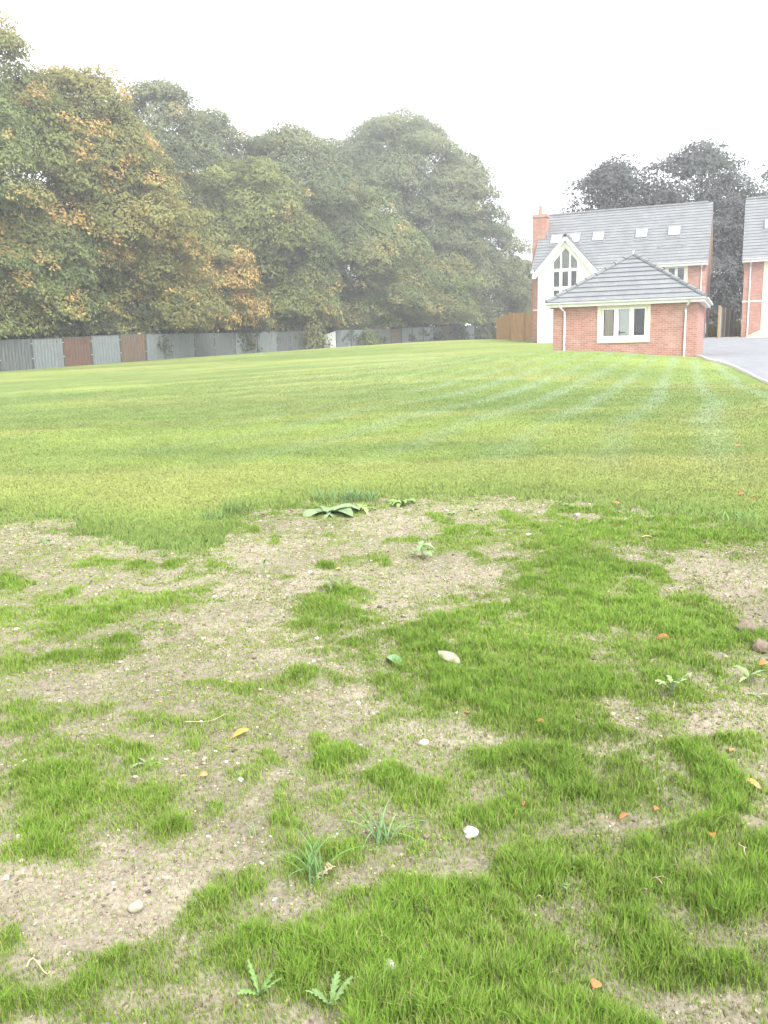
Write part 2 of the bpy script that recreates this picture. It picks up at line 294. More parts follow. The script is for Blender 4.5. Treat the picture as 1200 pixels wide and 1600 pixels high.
def lawncol(x, y):
    g = np.array([.262, .335, .090])[None]*np.ones((len(x), 1))
    dk = np.array([.165, .240, .070])[None]; yl = np.array([.315, .325, .110])[None]; bl = np.array([.27, .36, .22])[None]
    r = np.hypot(x, y)
    k = np.clip((fbm(x*.16+3, y*.3, 51, 4)-.46)*4.5, 0, 1)[:, None]; g = g*(1-k*.75)+dk*k*.75
    k = np.clip((fbm(x*.22-7, y*.35, 57, 4)-.5)*5, 0, 1)[:, None]; g = g*(1-k*.7)+yl*k*.7
    k = np.clip((fbm(x*.055+2, y*.42, 71, 4)-.47)*6, 0, 1)*np.clip((r-7)/6, 0, 1)*np.clip(1.1-(x+6)/22, .25, 1); k = k[:, None]; g = g*(1-k*.6)+dk*.85*k*.6
    k = np.clip((fbm(x*.06-5, y*.55, 77, 4)-.52)*7, 0, 1)[:, None]; g = g*(1-k*.55)+yl*1.1*k*.55
    # wheel tracks of the mower bend round the mound by the garage
    qx, qy = x-14.8, y-42.3; w = np.arctan2(-qx, -qy)/.052+.9*(fbm(x*.16, y*.16, 60)-.5); rq = np.hypot(qx, qy)
    s = .5+.5*np.cos(2*math.pi*w); s = np.clip(s*1.7-.85+.8*(fbm(x*.5, y*.5, 61)-.5), 0, 1)
    m = np.clip((r-10)/7, 0, 1)*np.clip((rq-9)/5, 0, 1)*np.clip((48-r)/8, 0, 1)*np.clip(.1+1.5*fbm(x*.25, y*.25, 63, 4), 0, 1)*np.clip((x+7)/9, .08, 1)
    k = (s*m*.6)[:, None]; g = g*(1-k)+bl*k
    # dark band left, lush strip at the lawn's near edge
    e = np.interp(np.arctan2(x, y), lb_a, lb_r); k = np.clip(1-(r-e)/(1.6+2.2*fbm(x*.5, y*.5, 66)), 0, 1)[:, None]*.6; g = g*(1-k)+np.array([.170, .275, .06])[None]*k
    return g*(.86+.28*fbm(x*1.7, y*1.7, 68))[:, None]
build_ground()
# drive
def build_drive():
    bnd = DRV; order = bnd[:, 1].argsort(kind='stable')
    ys = np.r_[np.linspace(DRV[0, 1], 34, 26), np.linspace(34.4, 53.5, 32)]
    V = []; n = 70; edge = []
    for yy in ys:
        if yy <= 34: xl = np.interp(yy, DRV[:7, 1], DRV[:7, 0])
        else:
            w0 = G1+AX*.06; xl = w0[0]+(yy-w0[1])*math.tan(TH)
            if yy > 39.9: xl = 13.6
        edge.append((xl, yy)); yf = yy; xl = xl-(.5 if 34.6 < yy < 39.9 else 0)
        for k in range(n+1):
            xx = xl+(48-xl)*(k/n)**1.7; y_ = yf-(xx-xl)*.0
            lim = HA[1]-(xx-HA[0])*math.tan(TH)+.5
            y_ = min(y_, lim) if xx > HA[0] else y_
            V.append((xx, y_, 0))
    V = np.array(V); V[:, 2] = H(V[:, 0], V[:, 1])+.05+ (fbm(V[:, 0]*.9, V[:, 1]*.9, 25)-.5)*.06*np.clip((45-np.hypot(V[:, 0], V[:, 1]))/10, 0, 1)
    F = [(a*(n+1)+k, a*(n+1)+k+1, (a+1)*(n+1)+k+1, (a+1)*(n+1)+k) for a in range(len(ys)-1) for k in range(n)]
    tag(npmesh('driveway', V, np.array(F), M['tar'], smooth=True), kind='structure', label='pale grey tarmac drive beside the brick garage')
    mb = MB(); pts = [(x-.02, y, hz(x, y)+.0) for x, y in edge if y <= 34]
    for a, b in zip(pts[:-1], pts[1:]):
        d = Vector((b[0]-a[0], b[1]-a[1], 0)); d.normalize(); q = Vector((-d.y, d.x, 0))*.03; A_, B_2 = Vector(a), Vector(b)
        P = [A_-q, A_+q, B_2+q, B_2-q]; mb.add([p-Vector((0, 0, .08)) for p in P]+[p+Vector((0, 0, .075)) for p in P], [(4, 5, 6, 7), (0, 4, 7, 3), (1, 2, 6, 5), (0, 1, 5, 4), (2, 3, 7, 6)])
    tag(mb.build('kerb', M['kerb']), kind='structure', label='pale kerb between the lawn and the drive')
build_drive()

# ------------------------------------------------------------------ building parts
def walled(mb, x0, x1, z0, z1, holes, y, t=.18):
    "a wall face in the plane y, with real openings and reveals of depth t"
    xs = sorted({x0, x1, *[h[0] for h in holes], *[h[1] for h in holes]}); zs = sorted({z0, z1, *[h[2] for h in holes], *[h[3] for h in holes]})
    for a, b in zip(xs[:-1], xs[1:]):
        for c, d in zip(zs[:-1], zs[1:]):
            if any(h[0] <= a and b <= h[1] and h[2] <= c and d <= h[3] for h in holes): continue
            mb.add([(a, y, c), (b, y, c), (b, y, d), (a, y, d)], [(0, 1, 2, 3)])
    for a, b, c, d in holes:
        mb.add([(a, y, c), (b, y, c), (b, y, d), (a, y, d), (a, y+t, c), (b, y+t, c), (b, y+t, d), (a, y+t, d)], [(0, 4, 5, 1), (1, 5, 6, 2), (2, 6, 7, 3), (3, 7, 4, 0)])
def courses(mb, x0, x1, ylo, zlo, yhi, zhi, step=.26, t=.035, ax=0):
    "stepped tile courses from eave to ridge; x0/x1 numbers or functions of the share climbed"
    L = math.hypot(yhi-ylo, zhi-zlo); n = max(2, round(L/step)); f0 = x0 if callable(x0) else (lambda s: x0); f1 = x1 if callable(x1) else (lambda s: x1)
    dy, dz = (yhi-ylo)/L, (zhi-zlo)/L; ny, nz = -dz, dy
    if nz < 0: ny, nz = -ny, -nz
    for k in range(n):
        a, b = k/n, (k+1)/n; ja = RNG.uniform(-.003, .003)
        def P(x, s, off): y = ylo+(yhi-ylo)*s+ny*off; z = zlo+(zhi-zlo)*s+nz*off; return (x, y, z) if ax == 0 else (y, x, z)
        V = [P(f0(a), a, -.02), P(f1(a), a, -.02), P(f0(a), a, t+ja), P(f1(a), a, t+ja), P(f0(b), b+.0, .004), P(f1(b), b, .004), P(f0(b), b, -.02), P(f1(b), b, -.02)]
        mb.add(V, [(0, 1, 3, 2), (2, 3, 5, 4), (0, 2, 4, 6), (1, 7, 5, 3)])
def window(parent, x0, x1, z0, z1, y, cols, panes=None, sur=None, fr=.06, transom=None, room=True, name='window', glass_rec=.05):
    "casement window: surround proud of the wall, frame, glazing bars, panes; dark room behind"
    w = MB()
    if sur:
        a, b, c, d = sur; w2 = MB(); w2.box(a, x0-.002, y-.03, y+.10, c, d); w2.box(x1+.002, b, y-.03, y+.10, c, d); w2.box(x0-.002, x1+.002, y-.04, y+.10, c, z0-.002)
        if d > z1+.02: w2.box(x0-.002, x1+.002, y-.03, y+.10, z1+.002, d)
        w2.build('window_surround', M['stone'], parent)
    yf0, yf1 = y+.03, y+.10
    w.box(x0, x1, yf0, yf1, z0, z0+fr); w.box(x0, x1, yf0, yf1, z1-fr, z1); w.box(x0, x0+fr, yf0, yf1, z0+fr, z1-fr); w.box(x1-fr, x1, yf0, yf1, z0+fr, z1-fr)
    n = cols; cw = (x1-x0)/n; zt = [transom] if transom else []
    for k in range(1, n): w.box(x0+k*cw-fr*.7, x0+k*cw+fr*.7, yf0+.002, yf1-.002, z0+fr, z1-fr)
    for t in zt: w.box(x0+fr, x1-fr, yf0+.004, yf1-.004, t-fr*.5, t+fr*.5)
    f = w.build(name, M['white'], parent)
    zz = [z0]+zt+[z1]
    for k in range(n):
        for c, d in zip(zz[:-1], zz[1:]):
            s = MB(); a, b = x0+k*cw+fr*.8, x0+(k+1)*cw-fr*.8; c2, d2 = c+fr*.8, d-fr*.8; q = .035; ys0, ys1 = yf0-.018, yf0+.03
            s.box(a, b, ys0, ys1, c2, c2+q); s.box(a, b, ys0, ys1, d2-q, d2); s.box(a, a+q, ys0, ys1, c2+q, d2-q); s.box(b-q, b, ys0, ys1, c2+q, d2-q)
            s.build('sash', M['white'], f)
            MB().box(a+q*.5, b-q*.5, yf0+.032, yf0+.038, c2+q*.5, d2-q*.5).build('pane', M['glass'], f)
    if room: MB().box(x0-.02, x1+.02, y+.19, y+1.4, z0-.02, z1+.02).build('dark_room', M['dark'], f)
    return f
def gutter(parent, x0, x1, y, z, ax=0, name='gutter'):
    mb = MB(); n = 8; P = []
    for k in range(n+1): a = math.pi+math.pi*k/n; P.append((math.cos(a)*.06, math.sin(a)*.06))
    for k in range(n, -1, -1): a = math.pi+math.pi*k/n; P.append((math.cos(a)*.052, math.sin(a)*.052+.003))
    m = len(P)
    f = (lambda x, p: (x, y+p[0], z+p[1])) if ax == 0 else (lambda x, p: (y+p[0], x, z+p[1]))
    mb.add([f(x0, p) for p in P]+[f(x1, p) for p in P], [(i, i+m, (i+1) % m+m, (i+1) % m) for i in range(m)]+[tuple(range(m)), tuple(range(2*m-1, m-1, -1))])
    return mb.build(name, M['white'], parent)
def downpipe(parent, x, ytop, y, ztop, zbend, z0=.05, xt=None):
    xt = x if xt is None else xt
    mb = MB(); mb.tube([(xt, ytop, ztop), (xt, ytop, ztop-.10), ((x+xt)/2, (ytop+y)/2, (ztop-.10+zbend)/2), (x, y, zbend), (x, y, z0+.1), (x, y-.09, z0)], .036, 10)
    for z in (zbend-.15, (zbend+z0)/2, z0+.35): mb.tube([(x, y, z-.025), (x, y, z+.025)], .047, 10)
    return mb.build('downpipe', M['white'], parent, True)
def roof_window(parent, x, w, yy, base, h=.78):
    "base = (z at y=0) of the 45 degree roof plane"
    k = math.sqrt(.5); e = Matrix(((1, 0, 0), (0, k, -k), (0, k, k)))
    def mbx(mb, a, b, c, d, u, v):
        m2 = MB().box(a, b, c, d, u, v); mb.add([tuple(e @ Vector(p)+Vector((x, yy, base+yy))) for p in m2.v], m2.f)
    f = MB(); mbx(f, -.07, 0, 0, h, .02, .13); mbx(f, w, w+.07, 0, h, .02, .13); mbx(f, -.07, w+.07, -.07, 0, .02, .125); mbx(f, -.07, w+.07, h, h+.07, .02, .135)
    mbx(f, -.16, w+.16, -.2, -.07, .03, .055)
    fo = f.build('roof_window', M['lead'], parent)
    g = MB(); mbx(g, .002, w-.002, .002, h-.002, .05, .10); g.build('pane', M['vglass'], fo)
def house(name, origin, width, label, gable, velux, windows, pipes, chimney=None):
    t = tag(empty(name, origin, -TH), label, 'house'); D_ = 7.4; ez = 4.75; rz_ = 8.72; base = 5.05
    holes = [(a, b, c, d) for a, b, c, d, *_ in windows]
    w = MB(); walled(w, 0, width, -.3, ez, holes, 0); w.add([(0, D_, -.3), (width, D_, -.3), (width, D_, ez), (0, D_, ez)], [(1, 0, 3, 2)])
    for x, fl in ((0, 0), (width, 1)):
        P = [(x, 0, -.3), (x, D_, -.3), (x, D_, ez), (x, D_/2, rz_-.1), (x, 0, ez)]; w.add(P, [(0, 1, 2, 3, 4) if fl else (4, 3, 2, 1, 0)])
    w.build('brick_wall', M['brick'], t)
    r = MB(); courses(r, -.12, width+.1, -.36, base-.36, D_/2, base+D_/2, .29, .032); courses(r, -.12, width+.1, D_+.36, base-.36, D_/2, base+D_/2, .29)
    ro = r.build('roof', M['tile'], t)
    rt = MB()
    for k in range(int((width+.2)/.45)): rt.tube([(-.11+k*.45, D_/2, base+D_/2+.0), (-.11+k*.45+.44, D_/2, base+D_/2+.012)], .10, 8)
    rt.build('ridge_tiles', M['tile'], ro)
    for x0, x1 in ((-.13, 0.0), (width, width+.085)):
        for s in (0, 1):
            v = MB(); y0, y1 = ((-.36, D_/2) if not s else (D_+.36, D_/2)); v.add([(x0, y0, base-.38-.0), (x1, y0, base-.38), (x1, y1, base+D_/2-.02), (x0, y1, base+D_/2-.02), (x0, y0, base-.5), (x1, y0, base-.5), (x1, y1, base+D_/2-.2), (x0, y1, base+D_/2-.2)],
                [(0, 1, 2, 3), (4, 7, 6, 5), (0, 4, 5, 1), (0, 3, 7, 4), (1, 5, 6, 2)])
            v.build('verge_board', M['white'], t)
    for a, b in (((4.12, width+.1),) if gable else ((-.12, width+.1),)):
        MB().box(a, b, -.36, -.33, base-.56, base-.36).box(a, b, -.33, -.004, base-.555, base-.535).build('fascia', M['white'], t)
        gutter(t, a, b, -.43, base-.36)
    for wv in windows:
        a, b, c, d, cols, tr, sur = wv; window(t, a, b, c, d, 0, cols, sur=sur, transom=tr)
    for x in velux: roof_window(t, x, .62, 1.5, base)
    for x in pipes: downpipe(t, x, -.43, -.07, base-.40, base-.85)
    for a, b in (((-.03, .40), (10.3, width+.03)) if gable else ((-.03, width+.03),)): MB().box(a, b, -.03, .05, 2.13, 2.22).build('string_course', M['stone'], t)
    MB().box(width-.04, width+.03, .051, D_, 2.13, 2.22).build('string_course', M['stone'], t)
    for x in ((7.9, 9.35) if gable else (4.2,)): MB().box(x, x+.16, .62, .82, base+.62, base+.86).build('roof_vent', M['lead'], ro)
    if chimney:
        ch = MB().box(-.55, .42, 1.9, 2.7, 0, 8.42); ch.box(-.6, .47, 1.85, 2.75, 8.42, 8.5); ch.box(-.57, .44, 1.88, 2.72, 8.5, 8.62)
        c = ch.build('chimney', M['brick'], ro); MB().tube([(-.07, 2.3, 8.62), (-.07, 2.3, 8.7), (-.07, 2.3, 9.15), (-.07, 2.3, 9.2)], [.17, .15, .12, .14], 14).build('chimney_pot', M['pot'], c)
        MB().box(.425, .45, 1.86, 2.74, 7.0, 7.4).build('flashing', M['lead'], c)
    return t
SU = .13
hA = house('brick_house', HA, 10.85, 'two storey brick house with chimney, cream gable and grey tiled roof behind the garage', True, (.82, 2.05, 3.62, 6.4, 8.43),
           [(8.52, 9.62, 3.25, 4.5, 2, None, (8.39, 9.76, 3.1, 4.62)), (8.2, 9.9, .9, 2.0, 3, None, (8.07, 10.03, .75, 2.1)), (5.0, 6.1, 3.25, 4.5, 2, None, (4.87, 6.23, 3.1, 4.62))], (10.58,), True)
# cream gable projection with the tall glazed window
def gable_front(t):
    xl, xr, xc, ez, az, yf = .42, 3.98, 2.2, 4.66, 6.68, -.6
    k = (az-ez)/(xc-xl+0.0)
    wx0, wx1 = 1.38, 3.02; apex = 6.12; sh = 5.2
    w = MB(); L = [(xl, -.3), (wx0, -.3), (wx0, sh), (xc, apex), (xc, az), (xl, ez)]; Rr = [(xr, -.3), (xr, ez), (xc, az), (xc, apex), (wx1, sh), (wx1, -.3)]
    for P in (L, Rr): w.add([(p[0], yf, p[1]) for p in P], [tuple(range(len(P)))[::-1] if P is L else tuple(range(len(P)))[::-1]])
    w.box(wx0, wx1, yf+.001, yf+.2, -.3, .25)
    w.box(xl, xl+.01, yf, 0, -.3, ez); w.box(xr-.01, xr, yf, 0, -.3, ez)
    w.add([(wx0, yf, .25), (wx0, yf, sh), (wx0, yf+.2, sh), (wx0, yf+.2, .25), (wx1, yf, .25), (wx1, yf, sh), (wx1, yf+.2, sh), (wx1, yf+.2, .25), (xc, yf, apex), (xc, yf+.2, apex)], [(0, 1, 2, 3), (7, 6, 5, 4), (1, 8, 9, 2), (5, 6, 9, 8)])
    g = w.build('gable_wall', M['render'], t)
    # glazing frame
    f = MB(); a, b = yf+.05, yf+.12; fw = .055
    def sl(x): return sh+(apex-sh)*(1-abs(x-xc)/(xc-wx0)) if x <= xc else sh+(apex-sh)*(1-(x-xc)/(wx1-xc))
    f.box(wx0, wx0+fw, a, b, .25, sh); f.box(wx1-fw, wx1, a, b, .25, sh)
    for x in (1.92, 2.5): f.box(x-.055, x+.055, a+.002, b-.002, .25, sl(x)-.03)
    for z in (4.66, 3.48, 2.3, 1.3): f.box(wx0+fw, wx1-fw, a-.01, b, z-.07, z+.07)
    f.box(wx0, wx1, a, b, .25, .33)
    for x0, x1 in ((wx0, xc), (xc, wx1)):
        f.prism([(x0, sl(x0)), (x1, sl(x1)), (x1, sl(x1)-.1), (x0, sl(x0)-.1)], a-.004, b+.004)
    fo = f.build('gable_window', M['white'], t)
    MB().prism([(wx0+.02, .3), (wx1-.02, .3), (wx1-.02, sh-.05), (xc, apex-.05), (wx0+.02, sh-.05)], yf+.10, yf+.106).build('pane', M['glass'], fo)
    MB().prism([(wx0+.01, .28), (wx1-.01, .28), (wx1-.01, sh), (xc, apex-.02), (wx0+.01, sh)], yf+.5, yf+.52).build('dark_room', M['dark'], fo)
    MB().prism([(wx0+.03, 4.62), (wx1-.03, 4.62), (wx1-.03, sh-.06), (xc, apex-.08), (wx0+.03, sh-.06)], yf+.2, yf+.21).build('pale_blind', M['slab'], fo)
    s = MB()
    for a_, b_ in ((1.42, 1.86), (1.98, 2.44), (2.56, 2.98)):
        for c, d in ((3.56, 4.58), (2.38, 3.40)):
            for q in ((a_, b_, c, c+.035), (a_, b_, d-.035, d), (a_, a_+.035, c+.035, d-.035), (b_-.035, b_, c+.035, d-.035)): s.box(q[0], q[1], yf+.03, yf+.065, q[2], q[3])
    s.build('sash', M['white'], fo)
    # roof of the gable
    r = MB(); dx = xc+.02
    courses(r, -.85, 1.9, dx-2.1, az+.12-2.1*k*.98, dx, az+.12, t=.03, ax=1); courses(r, -.85, 1.9, dx+2.12, az+.12-2.12*k*.98, dx, az+.12, t=.03, ax=1)
    ro = r.build('gable_roof', M['tile'], t)
    rt = MB()
    for j in range(5): rt.tube([(dx, -.84+j*.42, az+.12), (dx, -.84+j*.42+.41, az+.13)], .085, 8)
    rt.build('ridge_tiles', M['tile'], ro)
    MB().tube([(dx, -.9, az+.10), (dx, -.86, az+.10)], .10, 12).build('ridge_end_cap', M['black'], ro)
    bb = MB()
    for sgn in (-1, 1):
        e = 2.12; P = [(dx, az+.08), (dx+sgn*e, az+.08-e*k*.98), (dx+sgn*e, az-.16-e*k*.98), (dx+sgn*(e-.22), az-.16-e*k*.98), (dx, az-.17)]
        bb.prism(P if sgn > 0 else P[::-1], -.87, -.84); bb.prism([(dx, az-.10), (dx+sgn*e, az-.10-e*k*.98), (dx+sgn*e, az-.13-e*k*.98), (dx, az-.13)], -.84, yf)
    bb.build('bargeboard', M['white'], t)
    MB().box(.08, xl, -.84, 0, ez-.12, ez-.09).box(.06, .08, -.84, -.2, ez-.12, ez+.05).build('fascia', M['white'], t)
gable_front(hA)
hB = house('neighbour_house', HB, 10.85, 'brick house at the right edge of the picture behind a heap of sand', False, (1.1, 4.4, 7.4),
           [(1.3, 2.4, 3.1, 4.4, 2, None, (1.1, 2.6, .1, 4.55)), (1.3, 2.4, .45, 2.0, 2, 1.1, None), (6.1, 7.2, 3.1, 4.4, 2, None, (5.9, 7.4, 2.9, 4.55)), (6.1, 7.2, .9, 2.0, 2, None, (5.9, 7.4, .75, 2.1))], (.36,))
# meter box and pipe on the side of the first house
def side_bits(t):
    MB().box(10.86, 10.95, .6, .95, .35, .95).build('meter_box', M['white'], t); MB().tube([(10.9, .4, .1), (10.9, .4, 2.1)], .03, 8).build('waste_pipe', M['lead'], t)
side_bits(hA)
# garage
def garage():
    t = tag(empty('garage', G0, -TH), 'small square brick garage with hipped grey roof and cream framed window', 'garage'); Wd, D_ = 5.65, 6.0; ez = 2.32
    wx0, wx1, wz0, wz1 = 1.96, 3.75, .80, 2.03
    w = MB(); walled(w, 0, Wd, -.35, ez, [(wx0, wx1, wz0, wz1)], 0, .11)
    w.add([(0, 0, -.35), (0, D_, -.35), (0, D_, ez), (0, 0, ez)], [(3, 2, 1, 0)][::-1]); w.add([(Wd, 0, -.35), (Wd, D_, -.35), (Wd, D_, ez), (Wd, 0, ez)], [(0, 1, 2, 3)]); w.add([(0, D_, -.35), (Wd, D_, -.35), (Wd, D_, ez), (0, D_, ez)], [(1, 0, 3, 2)])
    w.build('brick_wall', M['brick'], t)
    MB().box(.02, Wd-.02, .2, .22, -.1, wz0-.02).box(.12, 1.9, .2, .22, wz0-.02, ez).box(3.8, Wd-.02, .2, .22, wz0-.02, ez).box(.15, Wd-.15, 3.4, 3.42, 0, ez).box(.13, .15, .22, 3.4, 0, ez).box(Wd-.15, Wd-.13, .22, 3.4, 0, ez).build('inner_lining', M['dark'], t)
    MB().box(.05, Wd-.05, .05, D_-.05, ez-.03, ez-.005).build('ceiling_lining', M['dark'], t)
    MB().box(-.03, Wd+.03, -.025, .0, -.35, -.05).build('plinth', M['brick'], t)
    f = window(t, wx0, wx1, wz0, wz1, 0, 3, sur=(1.81, 3.88, .62, 2.14), fr=.07, room=False)
    MB().box(2.66, 3.07, .085, .09, .9, 2.0).build('pane_reflection', M['pane_reflection'], f, label='white sheet standing for the reflection in the middle pane')  # white sheet behind the glass paints in the reflection of the middle casement
    MB().box(2.08, 2.42, .10, .12, .9, 2.0).build('curtain', M['curt'], f, label='cream and pink curtain behind the left pane')
    MB().tube([(2.68, .01, .98), (2.68, .0, 1.02), (2.82, -.01, 1.03), (2.92, .0, 1.01)], .013, 8).tube([(2.68, .012, .93), (2.68, .012, 1.1)], .016, 8).build('window_handle', M['black'], f)
    o = .24; cx, cz = Wd/2, ez+.02; hx = Wd/2+o; rise = 2.02; top = cz-.06+rise; ry0 = hx-o; ry1 = D_+o-hx
    r = MB()
    courses(r, lambda s: -o+s*hx, lambda s: Wd+o-s*hx, -o, cz-.06, ry0, top, .36, .045); courses(r, lambda s: -o+s*hx, lambda s: Wd+o-s*hx, D_+o, cz-.06, ry1, top, .36, .045)
    courses(r, lambda s: -o+s*hx, lambda s: D_+o-s*hx, Wd+o, cz-.06, cx, top, .36, .045, 1); courses(r, lambda s: -o+s*hx, lambda s: D_+o-s*hx, -o, cz-.06, cx, top, .36, .045, 1)
    ro = r.build('roof', M['tile'], t)
    for i, (a, b) in enumerate((((-o, -o), (cx, ry0)), ((Wd+o, -o), (cx, ry0)), ((-o, D_+o), (cx, ry1)), ((Wd+o, D_+o), (cx, ry1)))):
        h = MB(); A_ = Vector((*a, cz-.03)); B2 = Vector((*b, top+.03)); n = 9
        for k in range(n): p = A_.lerp(B2, k/n); q = A_.lerp(B2, (k+.97)/n); p.z += .025; h.tube([p, q], [.095, .085], 8)
        h.build('hip_tiles', M['tile'], ro)
    MB().tube([(cx, ry0-.1, top+.03), (cx, ry1+.1, top+.03)], .09, 8).build('ridge_tiles', M['tile'], ro)
    MB().tube([(cx, ry0-.06, top-.02), (cx, ry0-.06, top+.17)], .05, 8).build('finial', M['white'], ro)
    fa = MB().box(-o+.02, Wd+o-.02, -o+.03, -o+.05, cz-.24, cz-.06).box(-o+.02, Wd+o-.02, D_+o-.05, D_+o-.03, cz-.24, cz-.06).box(-o, -o+.02, -o+.03, D_+o-.03, cz-.24, cz-.06).box(Wd+o-.02, Wd+o, -o+.03, D_+o-.03, cz-.24, cz-.06).box(-o+.02, Wd+o-.02, -o+.05, -.002, cz-.23, cz-.215).box(Wd+.002, Wd+o-.02, 0, D_, cz-.23, cz-.215)
    fa.build('fascia', M['white'], t)
    gutter(t, -o-.05, Wd+o+.05, -o-.04, cz-.07); gutter(t, -o-.05, D_+o+.05, Wd+o+.06, cz-.072, 1); gutter(t, -o-.05, D_+o+.05, -o-.06, cz-.072, 1)
    downpipe(t, .49, -o-.04, -.06, cz-.12, cz-.42, -.1, xt=.31); downpipe(t, 5.2, -o-.04, -.06, cz-.12, cz-.42, .0, xt=5.34)
    return t
garage()

# ------------------------------------------------------------------ fences
def fence():
    xs = [-52, 0, 52, 101, 145, 190, 230, 269.5, 305.5, 337, 369, 403.6, 434, 455, 478, 505]; xs2 = [526, 550, 571, 591.6, 612, 628, 645, 662, 678, 692, 706, 724, 742]
    X = [0, 100, 230, 300, 420, 526, 600, 700, 760]; Dd = [55.5, 59.8, 65.7, 74, 86, 95, 102, 113, 121]; hb = [580.5, 573.2, 563.5, 558, 551, 545, 540, 534.3, 531]
    def D_(x): return float(np.interp(x, X, Dd)) if x >= 0 else 55.5+x*.045
    def base(x): p = at(x, 560, D_(x)); p[2] = hz(p[0], p[1])-.05; return Vector(p)
    b0 = base(190); t = tag(empty('hoarding_fence', b0), 'long grey corrugated metal fence under the trees with rusty panels', 'fence')
    tops = {4: 0, 3: -.05, 2: -.06, 6: -.1}
    for seq in (xs, xs2):
        for i in range(len(seq)-1):
            a, b = base(seq[i])-b0, base(seq[i+1])-b0; d = b-a; L = d.length; d.normalize(); nrm = Vector((d.y, -d.x, 0)).normalized()
            n = 44; hgt = 2.03+RNG.uniform(-.06, .06); lean = RNG.uniform(-.03, .03); V = []; F = []
            for k in range(n+1):
                s = k/n; wv = .022*math.sin(s*L/.13*math.pi*2/2); p = a.lerp(b, .015+.97*s)+nrm*wv
                if k % 1 == 0: V += [p, p+Vector((0, 0, hgt+.0*s))+nrm*lean]
            for k in range(n): F.append((2*k, 2*k+2, 2*k+3, 2*k+1))
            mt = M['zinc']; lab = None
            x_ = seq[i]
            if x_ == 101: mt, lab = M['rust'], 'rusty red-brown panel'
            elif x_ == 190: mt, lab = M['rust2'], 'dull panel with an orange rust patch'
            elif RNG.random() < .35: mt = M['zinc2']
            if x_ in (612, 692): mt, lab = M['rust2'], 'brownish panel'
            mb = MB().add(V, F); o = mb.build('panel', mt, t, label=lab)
            md = o.modifiers.new('s', 'SOLIDIFY'); md.thickness = .004
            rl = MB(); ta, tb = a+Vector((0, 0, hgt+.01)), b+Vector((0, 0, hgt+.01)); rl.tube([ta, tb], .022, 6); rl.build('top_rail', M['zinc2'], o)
        for i, x in enumerate(seq):
            p = base(x)-b0+Vector((0, -.05, 0)); po = MB().tube([p, p+Vector((RNG.uniform(-.02, .02), 0, 2.15))], .036 if x < 560 else .045, 8).build('post', M['post'], t)
            if x < 480:
                for z in (.75, 1.7): MB().box(p.x-.05, p.x+.05, p.y-.05, p.y+.02, z-.025+p.z, z+.025+p.z).build('clamp', M['kerb'], po)
    # white board in the gap
    a, b = base(507), base(525); d = (b-a); mb = MB(); n = Vector((d.y, -d.x, 0)).normalized()*.03; Pz = [a-n, b-n, b+Vector((.02, 0, 1.95))-n, a+Vector((.05, 0, 1.55))-n]
    mb.add(Pz+[p+2*n for p in Pz], [(0, 1, 2, 3), (7, 6, 5, 4), (0, 4, 5, 1), (1, 5, 6, 2), (2, 6, 7, 3), (3, 7, 4, 0)]); tag(mb.build('board', M['board']), 'plain white board filling the gap in the grey metal fence', 'board')
fence()
def timber_fence(name, A_, B2, h0, h1, label, mat, posts=3, bw=.14, kick=False):
    A_ = Vector(A_); B2 = Vector(B2); t = tag(empty(name, A_), label, 'fence'); d = B2-A_; L = d.length; u = d.normalized(); q = Vector((u.y, -u.x, 0)).normalized()*.012
    n = max(1, int(L/bw)); mb = MB()
    for k in range(n):
        a, b = u*(k*L/n+.004), u*((k+1)*L/n-.004); h = h0+(h1-h0)*k/n+RNG.uniform(-.015, .015); o_ = q*(1.2 if k % 2 else .2)
        P = [a-q+o_, b-q+o_, b+q+o_, a+q+o_]; mb.add([p+Vector((0, 0, .08)) for p in P]+[p+Vector((0, 0, h)) for p in P], [(0, 3, 2, 1), (4, 5, 6, 7), (0, 1, 5, 4), (1, 2, 6, 5), (2, 3, 7, 6), (3, 0, 4, 7)])
    mb.build('board_panel', mat, t)
    for k in range(posts):
        p = u*(L*k/(posts-1)); h = h0+(h1-h0)*k/(posts-1)+.06; MB().box(p.x-.05, p.x+.05, p.y-.13, p.y-.03, p.z-.2, p.z+h).build('post', M['wood'] if mat is M['wood'] else M['gwood'], t)
    g = MB(); P = [Vector((0, 0, 0))-q, u*L-q, u*L+q, q]; g.add([p+Vector((0, 0, -.15)) for p in P]+[p+Vector((0, 0, .078)) for p in P], [(0, 1, 5, 4), (1, 2, 6, 5), (2, 3, 7, 6), (3, 0, 4, 7), (4, 5, 6, 7)]); g.build('gravel_board', M['gwood'], t)
    return t
def P0(x, y, D, dz=0): p = at(x, y, D); p[2] = hz(p[0], p[1])+dz; return p
timber_fence('timber_fence', P0(797, 530, 65), P0(842, 530, 62.5), 1.95, 1.95, 'orange brown timber fence joining the left corner of the brick house', M['wood'], 3)
timber_fence('timber_fence', P0(776, 530, 72), P0(796, 530, 65.2), 1.75, 1.95, 'end run of orange timber fence stepping down towards the dark trees', M['wood'], 2)
fa = HA+AX*11.75+AY*.3; fa[2] = hz(fa[0], fa[1]); fb = fa+AY*5+AX*.75; fb[2] = hz(fb[0], fb[1])
timber_fence('garden_fence', fa, fb, 1.9, 1.9, 'weathered grey fence running back between the two brick houses', M['gwood'], 4)
fp = empty('fence_post', fa-AY*.16); tag(fp, 'orange wooden post at the near end of the fence between houses', 'post'); fp.rotation_euler.z = -TH
MB().box(-.09, .02, -.06, .04, -.1, 1.98).build('shaft', M['wood'], fp); MB().box(-.11, .04, -.08, .06, 1.98, 2.02).build('cap', M['wood'], fp)
